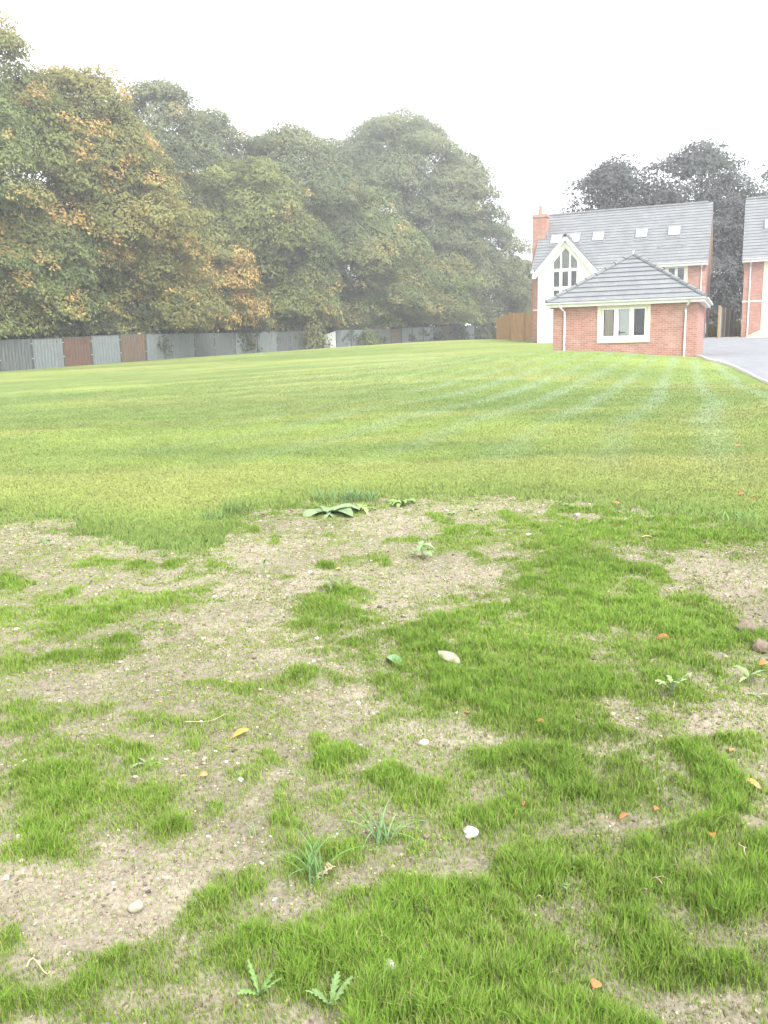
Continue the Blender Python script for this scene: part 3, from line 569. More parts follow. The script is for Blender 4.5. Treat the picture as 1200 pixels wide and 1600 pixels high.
# slabs of the two side paths
for k, (u0, u1, lab) in enumerate(((10.95, 11.6, 'a'), (11.9, 12.95, 'b'))):
    mb = MB()
    for j in range(6):
        c = HA+AX*(u0+u1)/2+AY*(-.4+j*1.0); z = hz(c[0], c[1])+.03; e = [c+AX*s*(u1-u0)/2*.97+AY*tt*.48 for s, tt in ((-1, -1), (1, -1), (1, 1), (-1, 1))]
        mb.add([(p[0], p[1], z-.06) for p in e]+[(p[0], p[1], z+.03) for p in e], [(4, 5, 6, 7), (0, 1, 5, 4), (1, 2, 6, 5), (2, 3, 7, 6), (3, 0, 4, 7)])
    tag(mb.build('path', M['slab']), kind='structure')
def blobheap(name, c, rx, ry, h, mat, seed):
    n, m = 24, 40; V = []; 
    for i in range(n):
        for j in range(m):
            a = 2*math.pi*j/m; r = i/(n-1); rr = r*(1+.15*math.sin(3*a+seed)); x = rx*rr*math.cos(a); y = ry*rr*math.sin(a)
            z = h*(1-r**1.2)*(.8+.4*float(vn(x*2.2+seed, y*2.2)))-.05*r+.02*float(vn(x*9, y*9, 4)); V.append((x, y, z))
    F = [(i*m+j, (i+1)*m+j, (i+1)*m+(j+1) % m, i*m+(j+1) % m) for i in range(n-1) for j in range(m)]
    mb = MB().add(V, F); o = mb.build(name, mat, None, True); o.location = Vector([float(q) for q in c]); return o
c = HB+AX*1.75-AY*1.3; c[2] = hz(c[0], c[1])+.03
tag(blobheap('sand_heap', c, 1.9, 1.1, .62, M['sand'], 2), 'heap of orange building sand at the foot of the right-hand house', 'sand heap')

# ------------------------------------------------------------------ trees
def leafmesh(P, size, cols, nrm, name, mat, parent, aspect=.62):
    "P (n,3) leaf centres, size (n,), cols (n,3), nrm (n,3) -> kite-shaped leaves"
    n = len(P); nrm = nrm/np.linalg.norm(nrm, axis=1)[:, None]; a = RNG.normal(size=(n, 3)); u = np.cross(nrm, a); u /= np.linalg.norm(u, axis=1)[:, None]+1e-9; v = np.cross(nrm, u)
    s = size[:, None]; V = np.stack([P-u*s*.5, P+v*s*aspect*.5+u*s*.05, P+u*s*.55-nrm*s*.12, P-v*s*aspect*.5+u*s*.05], 1).reshape(-1, 3)
    F = np.arange(4*n).reshape(-1, 4); return npmesh(name, V, F, mat, parent, np.repeat(cols, 4, 0))
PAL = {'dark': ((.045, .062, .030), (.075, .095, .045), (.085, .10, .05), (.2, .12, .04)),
       'green': ((.105, .145, .052), (.205, .245, .090), (.26, .25, .10), (.52, .36, .12)),
       'olive': ((.115, .145, .048), (.235, .255, .085), (.29, .265, .10), (.56, .36, .13)),
       'orange': ((.130, .150, .050), (.270, .265, .090), (.33, .28, .10), (.60, .36, .13)),
       'grey': ((.100, .128, .066), (.180, .205, .100), (.20, .215, .11), (.4, .30, .13)),
       'purple': ((.070, .074, .077), (.118, .116, .117), (.106, .124, .106), (.17, .12, .11)),
       'yellow': ((.12, .13, .035), (.17, .16, .045), (.2, .17, .05), (.25, .17, .05))}
def tree(name, label, px, ytop, D, hw, pal, seed, n=190, per=260, leaf=.24, autumn=.04, low=2.1, top=1.0, cat='tree', group=None, ybase=None, fmin=0, flat=.34, shape=.55, holes=.0, side=None, rough=1.0, sparse=0.0):
    "px, ytop, hw: where the crown was surveyed; D: distance. Real trunk, limbs, and boughs that carry leaves"
    rg = np.random.default_rng(seed); b = at(px, 560, D); gz = hz(b[0], b[1]); tp = at(px, ytop, D)[2]-gz; Rm = hw*D/FPX
    t = tag(empty(name, (b[0], b[1], gz)), label, cat, group); h0 = low
    def Rz_(f): return Rm*np.clip(np.minimum(1.0, .7+1.2*f), 0, 1)*np.clip(1-np.clip((f-.45)/.56, 0, 1)**2.4, .0, 1)**shape
    # trunk
    lean = rg.normal(size=2)*.5; mb = MB(); pts = []
    for k in range(9): s = k/8; pts.append((lean[0]*s**1.5+.15*math.sin(4*s+seed), lean[1]*s**1.5, -.2+s*tp*.88))
    r0 = .018*tp+.1; mb.tube(pts, [r0*(1-.88*(k/8)**.8)*(1.35 if k == 0 else 1) for k in range(9)], 9); tr = mb.build('trunk', M['bark'], t, True)
    cam_az = math.atan2(-b[1], -b[0])
    # boughs: each a drooping dome of leaf sprays hung on the crown's outline
    C_ = []; K = max(10, int(n*.42)); lob = [(cam_az+rg.uniform(-2, 2), rg.uniform(.05, .95), rg.uniform(.10, .34)*rough) for _ in range(9)]
    for i in range(K):
        u = (i+.5)/K; f = min(.985, fmin+(1-fmin)*u**.9+rg.normal()*.02); inner = i % 5 == 2 and f < .9
        ph = cam_az+(((i*.618034) % 1)*2-1)*(2.0 if i % 6 else math.pi)+rg.normal()*.2
        R_ = float(Rz_(f)); bulge = 1+sum(a*math.exp(-((math.atan2(math.sin(ph-p), math.cos(ph-p))/.5)**2+((f-q)/.10)**2)) for p, q, a in lob)-.10
        rho = max(0, R_*bulge*(rg.uniform(.2, .6) if inner else rg.uniform(.74, 1.12))-.45*(.2*Rm+1)*(1-f))
        C_.append((rho*math.cos(ph)+lean[0]*f, rho*math.sin(ph)+lean[1]*f, h0+.5+f*(tp-h0-1.4)+rg.normal()*.35*(f > .6), ph, f, inner))
    mb = MB()
    for c in C_[::2]:
        z0 = max(1.5, c[2]-.22*tp-rg.uniform(0, 2)); s = z0/tp; p0 = Vector((lean[0]*s, lean[1]*s, z0)); p1 = Vector(c[:3]); m = p0.lerp(p1, .5)+Vector((0, 0, .03*tp)); r1 = .04+.09*(1-s)*(1-c[4])
        mb.tube([p0, p0.lerp(m, .6), m, m.lerp(p1, .6), p1], [r1*1.6, r1*1.3, r1, r1*.6, .02], 5, False)
    mb.build('limbs', M['bark'], t, True)
    A_, B2, C3, OR = [np.array(c) for c in PAL[pal]]
    PP = []; SS = []; CC = []; NN = []
    for i, (x, y, z, ph, f, inner) in enumerate(C_):
        L = rg.uniform(.7, 1.35)*(.20*Rm+.95)*(.8 if f > .9 else 1); m = int(per*(L/2)**2*(.5 if inner else 1)*rg.uniform(.85, 1.15)/(leaf/.24)**2)
        d = rg.normal(size=(m*2, 3)); d /= np.linalg.norm(d, axis=1)[:, None]; d = d[(d[:, 2] > -.55+.3*rg.normal(size=2*m)*.5)][:m]; m = len(d)
        o = np.array([math.cos(ph), math.sin(ph)]); out = d[:, 0]*o[0]+d[:, 1]*o[1]
        nb = vn(d[:, 0]*2.6+i*3.1+d[:, 2]*1.7, d[:, 1]*2.6+d[:, 2]*2.1+seed, 9); nb2 = vn(d[:, 0]*6+i+d[:, 2]*3, d[:, 1]*6-d[:, 2]*4+seed, 10)
        keep = (nb2+.5*nb > .33+sparse+.25*rg.random(m)*(1+1.2*(d[:, 2] < -.1))); d, out, nb, nb2 = d[keep], out[keep], nb[keep], nb2[keep]; m = len(d)
        rr = (.62+.42*nb+.22*nb2)*(1-.16*np.abs(rg.normal(size=m))); stray = np.where(rg.random(m) < .04+sparse*.5, 1.25+sparse, 1.0); rr = rr*stray
        hx = rr*L*(1+.35*np.clip(out, 0, 1)); vz = flat*(1.9 if f > .88 else 1.6)
        px_, py_ = d[:, 0]*hx, d[:, 1]*hx; hr2 = (px_**2+py_**2)/L**2
        P = np.c_[x+px_, y+py_, z+d[:, 2]*rr*L*vz-(.32 if f < .85 else .05)*L*hr2]
        tone = .35*rg.random()+.3*nb+.45*nb2; k = np.clip(tone*1.3-.15+rg.normal(size=m)*.10, 0, 1)[:, None]; col = A_*(1-k)+B2*k
        k2 = np.clip((vn(P[:, 0]*.35+seed, P[:, 2]*.35+P[:, 1]*.2, 14)-.5)*3, 0, .8)[:, None]; col = col*(1-k2)+C3*k2
        am = (vn(P[:, 0]*.55+P[:, 1]*.2+seed*2, P[:, 2]*.6+i*.13, 15)+.12*np.clip(out, 0, 1) > 1.0-autumn*1.75) & (rg.random(m) < .72)
        col = np.where(am[:, None], (OR*.62+C3*.38)*(.75+.5*rg.random((m, 1))), col)
        col = col*(.86+.28*rg.random())*(.87+.26*rg.random((m, 1)))
        nr = d*np.array([1, 1, 1.0])+np.array([0, 0, .35])+rg.normal(size=(m, 3))*.38
        PP.append(P); SS.append(leaf*rg.uniform(.65, 1.25, m)); CC.append(col); NN.append(nr)
    P = np.concatenate(PP); ok = P[:, 2] > (min(low, 2.15)-.1+.5*vn(P[:, 0]*2, P[:, 1]*2, 5) if low > 1 else .15); 
    leafmesh(P[ok], np.concatenate(SS)[ok], np.concatenate(CC)[ok], np.concatenate(NN)[ok], 'crown', M['leaf'], t)
    return t
GB = 'trees standing behind the grey metal fence'
def fd(x): return float(np.interp(x, [-200, 0, 100, 230, 300, 420, 526, 600, 700, 760, 840], [46, 55.5, 59.8, 65.7, 74, 86, 95, 102, 113, 121, 128]))
TR = [  # px, ytop, extra distance, half width, palette, n, autumn, label
 (-80, 15, 5, 130, 'green', 200, .10, 'broad green tree cut off by the left edge of the picture'),
 (30, 30, 8, 108, 'olive', 240, .08, 'tallest tree at the far left with a pointed top'),
 (-40, 300, 2.5, 110, 'olive', 150, .15, 'low spreading tree at the left edge in front of the tallest one'),
 (150, 104, 6, 102, 'orange', 270, .14, 'tall tree turning yellow and orange beside the tallest tree'),
 (75, 330, 2.2, 95, 'green', 170, .10, 'low leafy tree overhanging the fence left of the rusty panel'),
 (262, 126, 22, 88, 'grey', 190, .01, 'grey green tree rising behind the orange tinted one'),
 (338, 170, 22, 60, 'grey', 170, .0, 'slim dull tree at the right shoulder of the left-hand clump'),
 (235, 300, 4, 85, 'orange', 190, .14, 'orange tinted tree drooping over the fence right of the rusty panels'),
 (320, 385, 3.5, 62, 'orange', 150, .32, 'small tree with bright orange leaves hanging above the grey fence'),
 (388, 246, 9, 92, 'olive', 230, .03, 'rounded olive tree in the middle of the row'),
 (455, 203, 14, 98, 'grey', 220, .01, 'wide rounded grey green tree with a few spiky tips behind it'),
 (455, 330, 4, 72, 'green', 180, .04, 'mid height green tree whose boughs hang beside the white board'),
 (540, 218, 24, 55, 'grey', 120, .0, 'narrow tree in the gap between the two highest middle trees'),
 (560, 300, 9, 85, 'green', 210, .05, 'green tree with small yellow patches right of the white board'),
 (640, 186, 17, 108, 'grey', 280, .01, 'highest tree of the right half of the row'),
 (705, 262, 8, 66, 'grey', 190, .01, 'steep sided tree at the right end of the tall row'),
 (655, 390, 1.5, 85, 'green', 200, .03, 'low green tree with feathery boughs before the tall right-hand trees'),
 (765, 345, 6, 56, 'grey', 170, .03, 'smaller grey green tree stepping down towards the timber fence'),
 (812, 402, 10, 34, 'grey', 110, .03, 'lowest pale tree just left of the brick chimney'),
 (490, 476, -.4, 17, 'green', 60, .0, 'leafy sapling leaning over the fence beside the white board'),
 (575, 506, -.4, 10, 'green', 20, .0, 'small ivy-like bush climbing the fence right of the white board')]
for i, (px, yt, ex, hw, pal, n, au, lab) in enumerate(TR):
    small = hw < 30; D = fd(px)+(ex if small else max(ex, hw*fd(px)/FPX*1.12+1.4))
    tree('bush' if small else 'tree', lab, px, yt, D, hw, pal, 100+i, n=int(n*(.9 if small else .85)), per=420 if small else 1350, leaf=(.20+.0016*(D-60)), autumn=au, low=.1 if small else (2.0 if ex > 5 else 2.4), cat='bush' if small else 'tree', group=None if small else GB, fmin=.35 if ex > 12 else 0)
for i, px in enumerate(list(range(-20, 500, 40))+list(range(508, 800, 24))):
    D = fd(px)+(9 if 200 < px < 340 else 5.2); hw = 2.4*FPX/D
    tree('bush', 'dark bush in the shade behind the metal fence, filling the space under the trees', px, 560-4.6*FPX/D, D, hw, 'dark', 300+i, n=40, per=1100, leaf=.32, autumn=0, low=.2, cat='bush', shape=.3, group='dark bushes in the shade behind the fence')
PT = [(953, 248, 84, 54, 'dark purple tree with layered boughs above the middle of the house roof'), (1090, 222, 82, 74, 'tall dark purple tree behind the gap between the houses'), (1225, 232, 86, 60, 'dark green topped tree above the right-hand house'), (1140, 330, 80, 44, 'dark lower tree seen in the gap between the houses'), (1022, 306, 90, 48, 'dark tree filling the dip between the two tallest dark trees')]
for i, (px, yt, D, hw, lab) in enumerate(PT):
    tree('copper_beech', lab, px, yt, D, hw, 'purple', 400+i, n=(360, 400, 340, 95, 260)[i], per=1150, leaf=.27, autumn=.02, low=1.0, cat='tree', flat=.22, shape=.9, rough=1.8, sparse=(.30 if i != 3 else .40), group='dark trees behind the houses')
tree('conifer', 'tiny far dark tree top touching the left of the chimney', 829, 398, 150, 8, 'grey', 450, n=40, per=900, leaf=.4, autumn=0)
for i, (u, lab) in enumerate(((11.3, 'yellow green shrub left of the grey fence between the houses'), (12.4, 'yellow green shrub right of the grey fence between the houses'))):
    c = HA+AX*u+AY*9; q = 600+FPX*c[0]/c[1]
    o = tree('shrub', lab, 1140, 505, c[1], 16, 'yellow', 470+i, n=40, per=700, leaf=.16, autumn=.05, low=0, cat='shrub', shape=.4); o.location = (c[0], c[1], hz(c[0], c[1]))

# ------------------------------------------------------------------ grass
def blades(name, x, y, ln, wd, lean, cols, label, seg=2, z=None):
    n = len(x); z = H(x, y) if z is None else z
    a = RNG.uniform(0, 2*math.pi, n); ca, sa = np.cos(a)*wd*.5, np.sin(a)*wd*.5; b = RNG.uniform(0, 2*math.pi, n); lx, ly = np.cos(b)*lean*ln, np.sin(b)*lean*ln
    V = [np.c_[x-ca, y-sa, z-.004], np.c_[x+ca, y+sa, z-.004]]
    if seg == 2:
        V += [np.c_[x+lx*.3+ca*.75, y+ly*.3+sa*.75, z+ln*.55], np.c_[x+lx*.3-ca*.75, y+ly*.3-sa*.75, z+ln*.55], np.c_[x+lx, y+ly, z+ln*(1-.25*lean)]]
        V = np.stack(V, 1).reshape(-1, 3); i = np.arange(n)[:, None]*5; F = np.concatenate([i+np.array([[0, 1, 2]]), i+np.array([[0, 2, 3]]), i+np.array([[3, 2, 4]])])
        k = 5
    else:
        V += [np.c_[x+lx, y+ly, z+ln]]; V = np.stack(V, 1).reshape(-1, 3); F = np.arange(3*n).reshape(-1, 3); k = 3
    o = npmesh(name, V, F, M['grass'], cols=np.repeat(cols, k, 0)); tag(o, label, kind='stuff'); return o
def bumpz(x, y):
    la = lawn(x, y); r = np.hypot(x, y); d = dens(x, y)
    b = (fbm(x*3, y*3, 21)-.5)*.05+(fbm(x*14, y*14, 22)-.5)*.022+np.maximum(0, vn(x*42, y*42, 23)-.6)*.03*(1-la)+d*.012
    return H(x, y)+b*np.clip((14-r)/4, 0, 1)+(fbm(x*.9, y*.9, 25)-.5)*.06*np.clip((r-8)/8, 0, 1), d, la
N = 1550000
r = RNG.uniform(1.5, 11.5, N)**1.0; a = RNG.uniform(rad(-29), rad(29), N); x, y = r*np.sin(a), r*np.cos(a)
z, d, la = bumpz(x, y); clump = vn(x*28, y*28, 91)
tuf = vn(x*6.5, y*6.5, 96)*.6+vn(x*13, y*13, 99)*.4; d = np.clip(d*(.25+1.35*tuf), 0, 1); p = np.clip(d**1.1*1.0*(.45+1.0*clump), 0, 1)*.85+.07+.95*np.clip(fbm(x*2.2, y*2.2, 92)-.22, 0, 1)*vn(x*19, y*19, 95)
ok = (RNG.random(N) < p) & (la < .5); x, y, z, d, r, clump = x[ok], y[ok], z[ok], d[ok], r[ok], clump[ok]; n = len(x)
ln = (.014+.050*d**1.4*(.45+.9*clump))*RNG.uniform(.55, 1.25, n)*np.clip(1.05-.03*(r-2), .7, 1.1); wd = (.0012+.00062*r)*RNG.uniform(.6, 1.4, n)
g1 = np.array([.185, .350, .036]); g2 = np.array([.280, .380, .072]); g3 = np.array([.36, .33, .16])
k = np.clip(RNG.normal(size=n)*.3+.3+.5*(1-d), 0, 1)[:, None]; c = g1*(1-k)+g2*k; k = (RNG.random(n) < .08+.16*(1-d)**2)[:, None]; c = np.where(k, g3, c)*RNG.uniform(.75, 1.25, (n, 1))*(.85+.3*vn(x*1.3, y*1.3, 93))[:, None]
blades('new_grass', x, y, ln, wd, RNG.uniform(.1, .75, n), c, 'bright green young grass in loose patches on the bare soil', 2, z)
N = 620000
r = np.exp(RNG.uniform(math.log(6.2), math.log(34), N)); a = RNG.uniform(rad(-28), rad(28), N); x, y = r*np.sin(a), r*np.cos(a)
z, d, la = bumpz(x, y); ok = RNG.random(N) < la*np.clip((34-r)/16, 0, 1); x, y, z, r = x[ok], y[ok], z[ok], r[ok]; n = len(x)
drive = (y > DRV[0, 1]-8) & (x > np.interp(y, DRV[:7, 1], DRV[:7, 0])-.15); ok = ~drive; x, y, z, r = x[ok], y[ok], z[ok], r[ok]; n = len(x)
c = lawncol(x, y)*1.22*RNG.uniform(.88, 1.15, (n, 1)); k = (RNG.random(n) < .07)[:, None]; c = np.where(k, np.array([.30, .27, .12]), c)
e = np.interp(np.arctan2(x, y), lb_a, lb_r); edge = np.clip(1-(r-e)/1.0, 0, 1)
blades('mown_grass', x, y, (.014+.012*vn(x*3, y*3, 97)+.026*edge)*RNG.uniform(.6, 1.3, n), (.004+.0010*r)*RNG.uniform(.6, 1.3, n), RNG.uniform(.2, 1.1, n), c, 'short mown turf of the lawn', 1, z)

# ------------------------------------------------------------------ pebbles (too many to count) and single stones
ICO = None
def ico():
    p = (1+5**.5)/2; V = np.array([(-1, p, 0), (1, p, 0), (-1, -p, 0), (1, -p, 0), (0, -1, p), (0, 1, p), (0, -1, -p), (0, 1, -p), (p, 0, -1), (p, 0, 1), (-p, 0, -1), (-p, 0, 1)]); V = V/np.linalg.norm(V[0])
    F = np.array([(0, 11, 5), (0, 5, 1), (0, 1, 7), (0, 7, 10), (0, 10, 11), (1, 5, 9), (5, 11, 4), (11, 10, 2), (10, 7, 6), (7, 1, 8), (3, 9, 4), (3, 4, 2), (3, 2, 6), (3, 6, 8), (3, 8, 9), (4, 9, 5), (2, 4, 11), (6, 2, 10), (8, 6, 7), (9, 8, 1)]); return V, F
IV, IF = ico()
N = 60000
r = RNG.uniform(1.5, 11, N); a = RNG.uniform(rad(-29), rad(29), N); x, y = r*np.sin(a), r*np.cos(a); z, d, la = bumpz(x, y); ok = (RNG.random(N) < (1-d)**1.5*.9+.05) & (la < .4); x, y, z, r = x[ok], y[ok], z[ok], r[ok]; n = len(x)
sz = np.clip(RNG.lognormal(-.2, .5, n), .3, 3.6)*(.0026+.0004*r)
V = IV[None]*(1+.25*RNG.normal(size=(n, 12, 1)))*np.stack([RNG.uniform(.8, 1.4, n), RNG.uniform(.7, 1.2, n), RNG.uniform(.4, .8, n)], -1)[:, None]*sz[:, None, None]
an = RNG.uniform(0, 6.28, n); V = np.stack([V[..., 0]*np.cos(an)[:, None]-V[..., 1]*np.sin(an)[:, None], V[..., 0]*np.sin(an)[:, None]+V[..., 1]*np.cos(an)[:, None], V[..., 2]], -1)+np.stack([x, y, z+sz*.15], -1)[:, None]
F = (np.arange(n)[:, None, None]*12+IF[None]).reshape(-1, 3)
tone = np.clip(RNG.lognormal(-.15, .42, n), .35, 2.0)[:, None]; c = np.clip(np.array([.28, .225, .165])*tone, 0, .8); k = (RNG.random(n) < .05)[:, None]; c = np.where(k, np.array([.66, .62, .55]), c)
tag(npmesh('gravel', V.reshape(-1, 3), F, attrmat('pebble', trans=0, rough=.9), cols=np.repeat(c, 12, 0)), 'fine crumbs and pebbles strewn over the bare soil', kind='stuff')
def gpt(px, py):
    p = gp(px, py); zz, _, _ = bumpz(np.array([p[0]]), np.array([p[1]])); p[2] = zz[0]; return p
def pxm(px, py): p = gp(px, py); return float(np.linalg.norm(p-CP))/FPX      # metres per survey pixel there
def stone(px, py, w, h, label, mat, name='stone', cat='stone', seed=0):
    p = gpt(px, py); s = pxm(px, py); rg = np.random.default_rng(seed+int(px)); V = []; F = []; n, m = 12, 20; rx, ry, rz2 = w*s/2, w*s/2*rg.uniform(.7, 1), h*s/2*1.25
    for i in range(n+1):
        for j in range(m):
            t, q = math.pi*i/n, 2*math.pi*j/m; d = (math.sin(t)*math.cos(q), math.sin(t)*math.sin(q), math.cos(t))
            k = (.72+.56*float(fbm(np.array([d[0]*1.5+seed+px]), np.array([d[1]*1.5+d[2]*1.7]), 5)[0]))*(1 if name == 'stone' else .7+.6*float(vn(np.array([d[0]*5+px]), np.array([d[1]*5+d[2]*4]))[0])); V.append((d[0]*rx*k, d[1]*ry*k, d[2]*rz2*k))
    F = [(i*m+j, (i+1)*m+j, (i+1)*m+(j+1) % m, i*m+(j+1) % m) for i in range(n) for j in range(m)]
    o = MB().add(V, F).build(name, mat, None, True); o.location = Vector([float(q) for q in p])+Vector((0, 0, rz2*.55)); o.rotation_euler = (rg.normal()*.15, rg.normal()*.15, rg.uniform(0, 6)); return tag(o, label, cat, 'earth clods near the right edge' if cat == 'clod' else 'stones on the bare soil')
ST = [(735, 1307, 27, 16, 'largest smooth white stone lying in the grass right of centre', 'pale'), (662, 1170, 17, 9, 'small bright white flint on bare soil above the smooth white stone', 'pale'),
 (213, 1423, 24, 16, 'rounded tan stone on bare soil at the lower left', 'pink'), (609, 1531, 30, 18, 'pale flat stone at the bottom beside a grass tuft', 'pale'), (662, 1487, 15, 10, 'small round brown stone just above the dry curved stalk', 'brownst'),
 (671, 1435, 12, 12, 'grey pebble left of the bare patch below the white stone', 'pink'), (610, 1434, 14, 10, 'light pebble on dark crumbs left of the grey pebble', 'pale'), (335, 933, 9, 5, 'white chip lying alone on bare soil at mid left', 'pale'),
 (495, 1000, 8, 5, 'white chip left of the lush tuft in the middle', 'pale'), (826, 840, 12, 5, 'thin white flake near the far edge of the bare soil', 'pale'), (532, 1412, 9, 9, 'brown pebble below the dead seed head', 'brownst'), (520, 1462, 11, 10, 'brownish pebble half sunk left of the light pebble', 'brownst'),
 (1045, 1310, 12, 9, 'grey pebble right of the curled leaves on the right', 'pink'), (320, 1193, 11, 8, 'yellowish pebble right of the pale thistle seedling at left', 'pink'), (1000, 960, 6, 4, 'tiny white chip in the lush grass on the right', 'pale'), (903, 806, 8, 4, 'white chip at the lawn edge right of centre', 'pale'),
 (445, 1248, 10, 9, 'brown pebble beside the round grass clump', 'brownst'), (377, 1232, 10, 8, 'pale pebble left of the round grass clump', 'pale'), (30, 1320, 9, 9, 'small grey stone at the left edge', 'pink'), (1069, 1508, 10, 6, 'white flake in thin grass at the lower right', 'pale')]
for q in ST: stone(q[0], q[1], q[2]*.85, q[3]*.8, q[4], M[q[5]], 'stone', 'stone', 3)
stone(1167, 994, 30, 20, 'crumbly brown clod on the grass near the right edge, the upper of two', M['clod'], 'earth_clod', 'clod', 5)
stone(1187, 1019, 26, 18, 'crumbly brown clod near the right edge, the lower of two', M['clod'], 'earth_clod', 'clod', 9)

# ------------------------------------------------------------------ leaves, weeds, tufts
def blade_leaf(base, az, L, wd, rise, droop, n=9, teeth=0, fold=.25, tw=0.0, rg=None):
    "one leaf: quads either side of a midrib; base point, direction, length, width; returns V, F"
    V = []; F = []; d = Vector((math.cos(az), math.sin(az), 0)); q = Vector((-math.sin(az), math.cos(az), 0)); base = Vector([float(k) for k in base])
    for i in range(n+1):
        s = i/n; w = wd*.5*(math.sin(math.pi*min(1, s*.96+.03))**.75)
        if teeth: w *= (1.0 if i % 2 else .42)
        c = base+d*(L*(s-.08*s*s))+Vector((0, 0, L*(rise*s-droop*s*s))); qq = (q*math.cos(tw*s)+Vector((0, 0, 1))*math.sin(tw*s)); up = Vector((0, 0, fold*w))
        fo = d*(w*.5 if teeth and i % 2 else 0); V += [c-qq*w+up+fo, c, c+qq*w+up+fo]
    for i in range(n):
        a = 3*i; F += [(a, a+1, a+4, a+3), (a+1, a+2, a+5, a+4)]
    return V, F
def leafobj(name, parts, col, mat, parent=None):
    mb = MB(); 
    for V, F in parts: mb.add(V, F)
    o = mb.build(name, mat, parent, True); a = o.data.attributes.new('lc', 'FLOAT_COLOR', 'POINT'); n = len(mb.v); c = np.array(col)[None]*(.85+.3*RNG.random((n, 1))); a.data.foreach_set('color', np.c_[c, np.ones(n)].astype(np.float32).ravel())
    md = o.modifiers.new('s', 'SOLIDIFY'); md.thickness = .0006; return o
def fallen(px, py, L, w, az, col, label, curl=.3, name='fallen_leaf', lift=.012, fold=None):
    p = gpt(px, py); s = pxm(px, py); L *= s; w *= s
    V, F = blade_leaf((0, 0, 0), 0, L, w, curl*.9, curl, 8, 0, .5*RNG.uniform(.3, 1.2) if fold is None else fold, RNG.uniform(-.4, .4) if fold is None else .1); V = [(v[0]-L/2, v[1], v[2]) for v in V]
    V2, F2 = blade_leaf((-L*.5-L*.18, 0, 0), 0, L*.2, w*.05+.001, 0, 0, 2, 0, 0); o = leafobj(name, [(V, F), (V2, F2)], col, M['dry']); o.location = (float(p[0]), float(p[1]), float(p[2])+lift+.006); o.rotation_euler = (RNG.normal()*.25, -.1+RNG.normal()*.2, az)
    return tag(o, label, 'leaf', 'leaves lying on the grass and soil')
ORG = (.50, .22, .08); YEL = (.62, .38, .12); BRN = (.42, .18, .07); TAN = (.42, .36, .25)
for q in [(901, 944, 20, 15, .2, YEL, 'yellow orange leaf lying on the lush grass right of centre'), (872, 910, 16, 7, 2.9, (.7, .5, .2), 'pale yellow leaf just above the yellow orange one'), (378, 1150, 32, 12, .7, (.66, .36, .08), 'golden brown leaf on bare soil left of centre', .35),
 (700, 1038, 54, 24, 2.2, (.38, .36, .27), 'large pale grey green leaf lying flat in the middle', .06, 'fallen_leaf', .03, .08), (1034, 1003, 22, 11, 2.7, BRN, 'brown curled leaf in the lush grass at the right'), (842, 1147, 20, 13, 2.6, ORG, 'orange leaf on the grass above the bright right-hand clumps'),
 (1143, 1181, 18, 8, .9, (.55, .28, .1), 'small tan orange leaf near the dark tuft at right'), (1173, 1236, 32, 11, 2.2, (.66, .42, .16), 'long tan leaf at the right edge'), (976, 1286, 20, 11, .5, ORG, 'curled orange leaf above the wide grass clump at right', .6), (1027, 1276, 15, 11, .8, ORG, 'small orange leaf at the top of the round right-hand clump'),
 (1110, 1322, 15, 12, 1.4, (.5, .17, .06), 'red brown leaf sunk in the grass at the right'), (931, 1545, 17, 16, .9, (.5, .24, .1), 'brown leaf in the grass at the bottom'), (962, 792, 15, 8, 2.6, ORG, 'orange leaf at the lawn edge on the right, the upper of two'), (963, 825, 15, 6, 2.8, YEL, 'orange leaf below the lawn edge on the right, the lower of two'),
 (1154, 697, 12, 6, 0, ORG, 'orange leaf far out on the lawn at the right'), (1177, 780, 9, 6, 0, BRN, 'orange brown leaf on the lawn near the right edge'), (672, 760, 10, 8, 1.5, (.6, .3, .15), 'pinkish leaf on the lawn above the bare soil'), (1010, 845, 20, 6, 3.0, (.7, .6, .35), 'straw coloured leaf in the grass below the lawn edge'),
 (1192, 1050, 16, 9, .2, ORG, 'orange leaf at the right edge below the brown clods'), (530, 897, 10, 6, .4, YEL, 'small yellow leaf on the bare soil in the middle'), (858, 1018, 12, 4, 1.8, (.5, .32, .14), 'thin brown leaf standing in the grass'), (1158, 776, 12, 5, .2, BRN, 'brown leaf on the lawn beside another near the right edge'),
 (320, 1226, 13, 9, .1, (.6, .3, .14), 'small orange leaf scrap on bare soil at left'), (731, 1118, 11, 8, .3, BRN, 'brown leaf scrap above the small white flint'), (818, 1275, 12, 5, 1.2, BRN, 'brown scrap caught in the bright grass right of the white stone')]:
    fallen(*q)
o = fallen(616, 1042, 34, 17, 2.5, (.20, .34, .17), 'fresh green broad leaf folded on the ground left of the pale leaf', .15, 'green_leaf')
def rosette(name, px, py, R_, nl, col, label, teeth=2, rise=.8, droop=.8, wf=.32, seed=0, stem=0, cat='weed', azs=None, nseg=12):
    rg = np.random.default_rng(seed); p = gpt(px, py); s = pxm(px, py); t = tag(empty(name, p), label, cat, name.replace('_', ' ')+'s growing on the bare soil'); R_ *= s; h = stem*s
    if h: MB().tube([(0, 0, -.01), (.003, 0, h*.5), (0, .003, h)], [.0035, .003, .002], 6).build('stem', M['twig'] if stem < 0 else M['weedstem'], t)
    for k in range(nl):
        az = (2*math.pi*k/nl+rg.normal()*.25) if azs is None else azs[k]; L = R_*rg.uniform(.7, 1.1)
        o = leafobj('leaf', [blade_leaf((0, 0, h*(1-.5*(k % 2) if h else 0)+.002), az, L, L*wf*rg.uniform(.8, 1.2), rise*rg.uniform(.7, 1.3), droop*rg.uniform(.7, 1.3), nseg, teeth, .3, rg.normal()*.3)], np.array(col)*rg.uniform(.85, 1.15), M['weed'], t)
    return t
